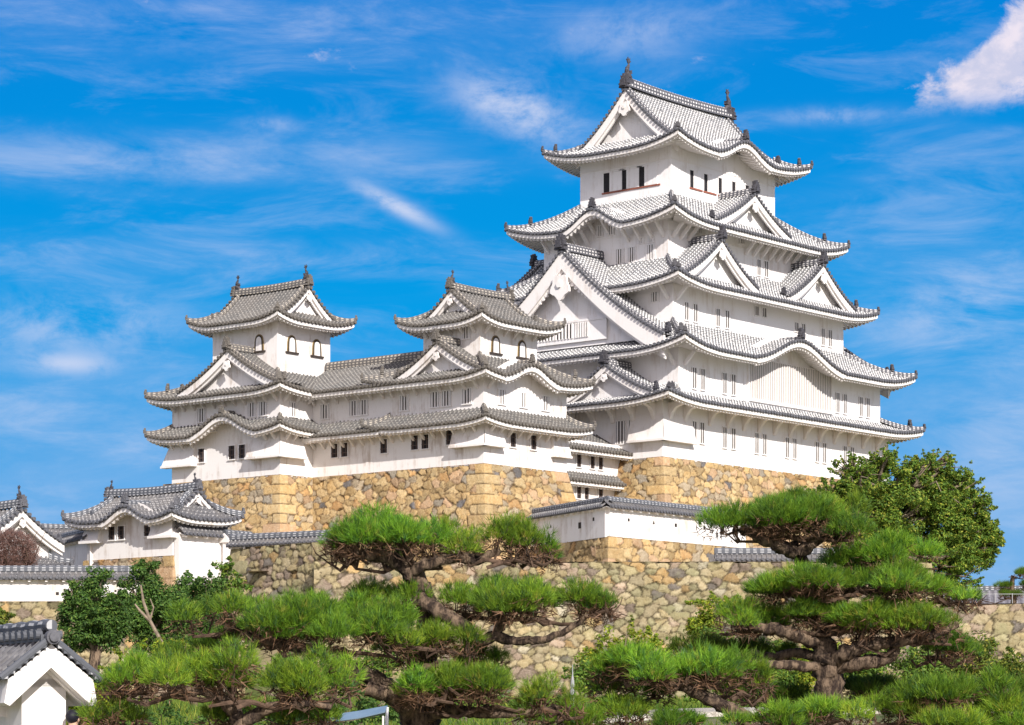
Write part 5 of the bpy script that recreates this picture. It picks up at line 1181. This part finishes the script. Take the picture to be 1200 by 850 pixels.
# local axes: x across the end face (to the right), y back along the wall
ang = math.atan2(.47, .88); gw.rotation_euler = (0, 0, ang)
m = MB(); hw_, Lw = .335, 9.0
prof_ = [(-hw_, 0), (hw_, 0), (hw_, 2.55), (-hw_, 2.55)]
m.box(-hw_, hw_, 0, .8, 0, 2.42); m.prism([(-hw_, 2.3), (hw_, 2.3), (hw_, 2.42), (0, 2.78), (-hw_, 2.42)], .0, .3, lambda a, b, c: (a, b, c))
m.box(-hw_ + .1, hw_ - .1, .8, Lw, 0, 2.5)
m.build('wall_body', M['plaster_old'], gw)
m = MB()
for q, (y0_, y1_) in enumerate(((-.34, -.14), (-.14, .30))):
    e = q * .035
    m.prism([(-.70 + e, 2.06), (-.62 + e, 2.02), (0, 2.58 - e), (.62 - e, 2.02), (.70 - e, 2.06), (.64 - e, 2.40), (0, 2.92 - e), (-.64 + e, 2.40)], y0_, y1_, lambda a, b, c: (a, b, c))
m.box(-.66, -.2, .3, Lw, 2.02, 2.14); m.box(.2, .66, .3, Lw, 2.02, 2.14)
for i in range(9): m.box(-.62, .62, .75 + i * 1.0, .89 + i * 1.0, 1.86, 2.02)
m.build('eave_board', M['plaster_old'], gw)
rf = MB(); et = MB(); pt = .27; nrib = int(Lw / pt); ys_ = [-.34 + (i + f) * pt for i in range(nrib) for f in FR]; hs_ = [v * .7 for v in FH] * nrib
for sg in (-1, 1):
    P, UV = [], []
    for j in range(7):
        t_ = j / 6; P.append([(sg * .74 * (1 - t_), y_, 2.40 + .62 * (.85 * t_ + .15 * t_ * t_) + h_) for y_, h_ in zip(ys_, hs_)]); UV.append([(y_ / pt, t_ * 1.05) for y_ in ys_])
    rf.grid(P, UV, flip=sg < 0)
    for i in range(nrib): et.cyl((sg * .76, -.34 + (i + .5) * pt, 2.43), (1, 0, -.3), .075, .07, 12)
    n = 8
    for i in range(n):        # stepped verge tiles down the gable
        t_ = (i + .5) / n; x = sg * .76 * (1 - t_); z = 2.42 + .60 * t_
        et.cyl((x, -.36, z), (sg * .8, 0, -.62), .055, .13, 8); et.box(x - .06, x + .06, -.40, -.1, z - .05, z - .005)
roof = rf.build('tiled_roof', M['tile_blue'], gw); et.build('eave_end_tiles', M['ridge_blue'], roof)
m = MB()
m.box(-.14, .14, -.30, Lw, 2.96, 3.06); 
for i in range(int(Lw / .30)):
    y_ = -.2 + i * .30
    for sx in (-1, 1): m.cyl((sx * .15, y_, 3.06), (1, 0, 0), .065, .10, 10)
    m.box(-.15, .15, y_ + .06, y_ + .24, 3.06, 3.15)
rd_ = m.build('main_ridge', M['ridge_blue'], roof)
m = MB(); m.tube([(0, -.38 + i * .3, 3.19 + (.012 if i % 2 else 0)) for i in range(int(Lw / .3))], [.095 if i % 2 else .085 for i in range(int(Lw / .3))], 12); m.build('ridge_cap', M['ridge_blue'], rd_)
m = MB(); m.cyl((0, -.40, 3.02), (0, 1, 0), .105, .12, 20); m.cyl((0, -.48, 3.02), (0, 1, 0), .07, .05, 18); m.cyl((0, -.30, 3.19), (0, 1, 0), .09, .12, 16)
m.build('tile_boss', M['dark_tile'], rd_)

# visitor: only the dark hair and a light patterned shirt show above the bottom edge
def skin_body(name, joints, edges, mat, parent, sub=2):
    me = bpy.data.meshes.new(name); me.from_pydata([j[:3] for j in joints], edges, [])
    o = link(bpy.data.objects.new(name, me), parent)
    sk = o.modifiers.new('skin', 'SKIN'); sk.use_smooth_shade = True
    for v, j in zip(me.skin_vertices[0].data, joints): v.radius = (j[3], j[4] if len(j) > 4 else j[3])
    me.skin_vertices[0].data[0].use_root = True
    sb = o.modifiers.new('sub', 'SUBSURF'); sb.levels = sub; sb.render_levels = sub
    me.materials.append(mat); return o
t = NT('skin', .6); t.col((.62, .40, .29)); SKIN = t.m
t = NT('patterned_shirt', .9); t.col(t.mix(t.ramp(t.noise(14, 3), .48, .56), (.30, .42, .68), (.78, .80, .86))); SHIRT = t.m
t = NT('dark_trousers', .9); t.col((.05, .06, .09)); TROUS = t.m
t = NT('dark_hair', .6); t.col((.012, .012, .02)); HAIR = t.m
pe = thing('person', 'dark-haired person in blue and white patterned shirt beside the gate wall', 'person', (-6.45, 38.0, -1.62), R(165))
J = [(0, 0, .92, .155, .11), (0, 0, 1.08, .14, .10), (0, .01, 1.25, .165, .11), (0, 0, 1.38, .13, .085), (0, .01, 1.46, .055), (0, -.01, 1.55, .075, .085), (0, -.02, 1.64, .082, .098), (0, -.01, 1.70, .06, .07),
     (.10, 0, .84, .09), (.10, -.04, .48, .062), (.10, .08, .09, .042), (.10, -.08, .04, .04, .03), (-.10, 0, .84, .09), (-.10, .06, .48, .062), (-.10, .20, .10, .042), (-.10, .06, .04, .04, .03),
     (.19, 0, 1.36, .055), (.25, .02, 1.10, .042), (.24, -.10, .88, .032), (-.19, 0, 1.36, .055), (-.25, -.02, 1.10, .042), (-.24, -.12, .90, .032)]
E_ = [(0, 1), (1, 2), (2, 3), (3, 4), (4, 5), (5, 6), (6, 7), (0, 8), (8, 9), (9, 10), (10, 11), (0, 12), (12, 13), (13, 14), (14, 15), (3, 16), (16, 17), (17, 18), (3, 19), (19, 20), (20, 21)]
skin_body('body', J, E_, SKIN, pe)
for sx in (-1, 1):
    hx, hy, hz_ = (.24, -.10, .88) if sx > 0 else (-.24, -.12, .90)
    HJ = [(hx, hy, hz_, .026, .018), (hx, hy - .03, hz_ - .07, .036, .016)]; HE = [(0, 1)]
    for fi, (dx, ln_) in enumerate(((-.028, .062), (-.009, .072), (.010, .068), (.028, .052))):
        b = len(HJ); HJ += [(hx + dx, hy - .04, hz_ - .105, .0095), (hx + dx, hy - .055, hz_ - .105 - ln_ * .55, .0085), (hx + dx, hy - .05, hz_ - .105 - ln_, .0075)]; HE += [(1, b), (b, b + 1), (b + 1, b + 2)]
    b = len(HJ); HJ += [(hx - sx * .038, hy - .035, hz_ - .05, .012), (hx - sx * .05, hy - .055, hz_ - .085, .010)]; HE += [(0, b), (b, b + 1)]
    skin_body('hand', HJ, HE, SKIN, pe, 1)
skin_body('shirt', [(0, 0, .90, .172, .128), (0, 0, 1.08, .158, .118), (0, .01, 1.25, .182, .128), (0, 0, 1.385, .145, .10), (0, .005, 1.43, .072), (.195, 0, 1.36, .070), (.235, .015, 1.18, .062), (-.195, 0, 1.36, .070), (-.235, -.015, 1.18, .062)],
          [(0, 1), (1, 2), (2, 3), (3, 4), (3, 5), (5, 6), (3, 7), (7, 8)], SHIRT, pe)
skin_body('trousers', [(0, 0, .93, .165, .122), (.10, 0, .82, .105), (.10, -.04, .48, .080), (.10, .07, .14, .062), (-.10, 0, .82, .105), (-.10, .06, .48, .080), (-.10, .19, .15, .062)], [(0, 1), (1, 2), (2, 3), (0, 4), (4, 5), (5, 6)], TROUS, pe)
def blob(name, c, r, mat, parent, n=12, cut=None, jit=0):
    m = MB(); P = []
    for j in range(n + 1):
        th_ = math.pi * j / n; P.append([(c[0] + r[0] * math.sin(th_) * math.cos(2 * math.pi * i / (2 * n)) * (1 + jit * math.sin(i * 2.3 + j)), c[1] + r[1] * math.sin(th_) * math.sin(2 * math.pi * i / (2 * n)) * (1 + jit * math.sin(i * 2.3 + j)), c[2] + r[2] * math.cos(th_)) for i in range(2 * n + 1)])
    m.grid(P); return m.build(name, mat, parent, smooth=True)
hr_ = blob('hair', (0, .030, 1.685), (.100, .105, .105), HAIR, pe, jit=.03)
for sx in (-1, 1):
    blob('eye', (sx * .032, -.108, 1.635), (.013, .010, .008), HAIR, pe, 6); blob('ear', (sx * .086, 0, 1.63), (.014, .024, .034), SKIN, pe, 6)
blob('nose', (0, -.122, 1.610), (.013, .020, .026), SKIN, pe, 6); blob('mouth', (0, -.108, 1.572), (.026, .012, .006), M['wood_red'], pe, 6)

# white stepladder and a blue-grey board, glimpsed under the left pine
ld = thing('stepladder', 'white stepladder standing under the left pine limb', 'ladder', (float(at(463, 0, 47)[0]), 47.0, -1.6), R(14))
apx = (845 - 829) / 3030 * 47 + 1.6
for nm, dy in (('front_frame', -.45), ('rear_frame', .45)):
    m = MB()
    for sx in (-1, 1): m.tube([(sx * .26, dy, 0), (sx * .14, 0, apx)], [.024, .022], 6)
    for i in range(5):
        t_ = (i + .7) / 6.0; w_ = .26 - .12 * t_
        m.box(-w_, w_, dy * (1 - t_) - .04, dy * (1 - t_) + .04, apx * t_ - .012, apx * t_ + .012)
    m.build(nm, M['plaster'], ld)
t = NT('blue_grey_sheet', .5); t.col(t.mix(t.noise(3, 4), (.12, .19, .27), (.22, .30, .38))); BLUE = t.m
bd = thing('canopy_sheet', 'blue-grey sheet sloping like a small awning roof under the left pine', 'awning', (float(at(415, 0, 50)[0]), 50.0, -1.0))
m = MB(); m.grid([[(-.55, -.5, .98), (0.1, -.5, 1.06), (.62, -.5, 1.18)], [(-.45, .1, 1.12), (.1, .1, 1.2), (.64, .1, 1.30)], [(-.45, .6, .98), (.1, .6, 1.06), (.64, .6, 1.16)]]); sh = m.build('sheet', BLUE, bd)
sol = sh.modifiers.new('t', 'SOLIDIFY'); sol.thickness = .02
for sx in (-.48, .58):
    for sy in (-.45, .55): m = MB(); m.tube([(sx, sy, -.55), (sx, sy, 1.05 + sx * .08)], [.018, .018], 6); m.build('pole', M['plaster_trim'], bd)
# pale pointed cone on the slope below the rampart
cn = thing('pointed_marker', 'slim pale pointed marker standing in the shrubs below the rampart', 'marker', (float(at(671, 0, 101)[0]), 101.0, .15))
m = MB(); zt_ = (845 - 779) / 3030 * 101 - .15; m.tube([(0, 0, 0), (0, 0, zt_ * .62), (0, 0, zt_ * .75), (0, 0, zt_ * .8), (0, 0, zt_)], [.11, .08, .045, .025, .012], 10); m.build('cone', M['metal'], cn)
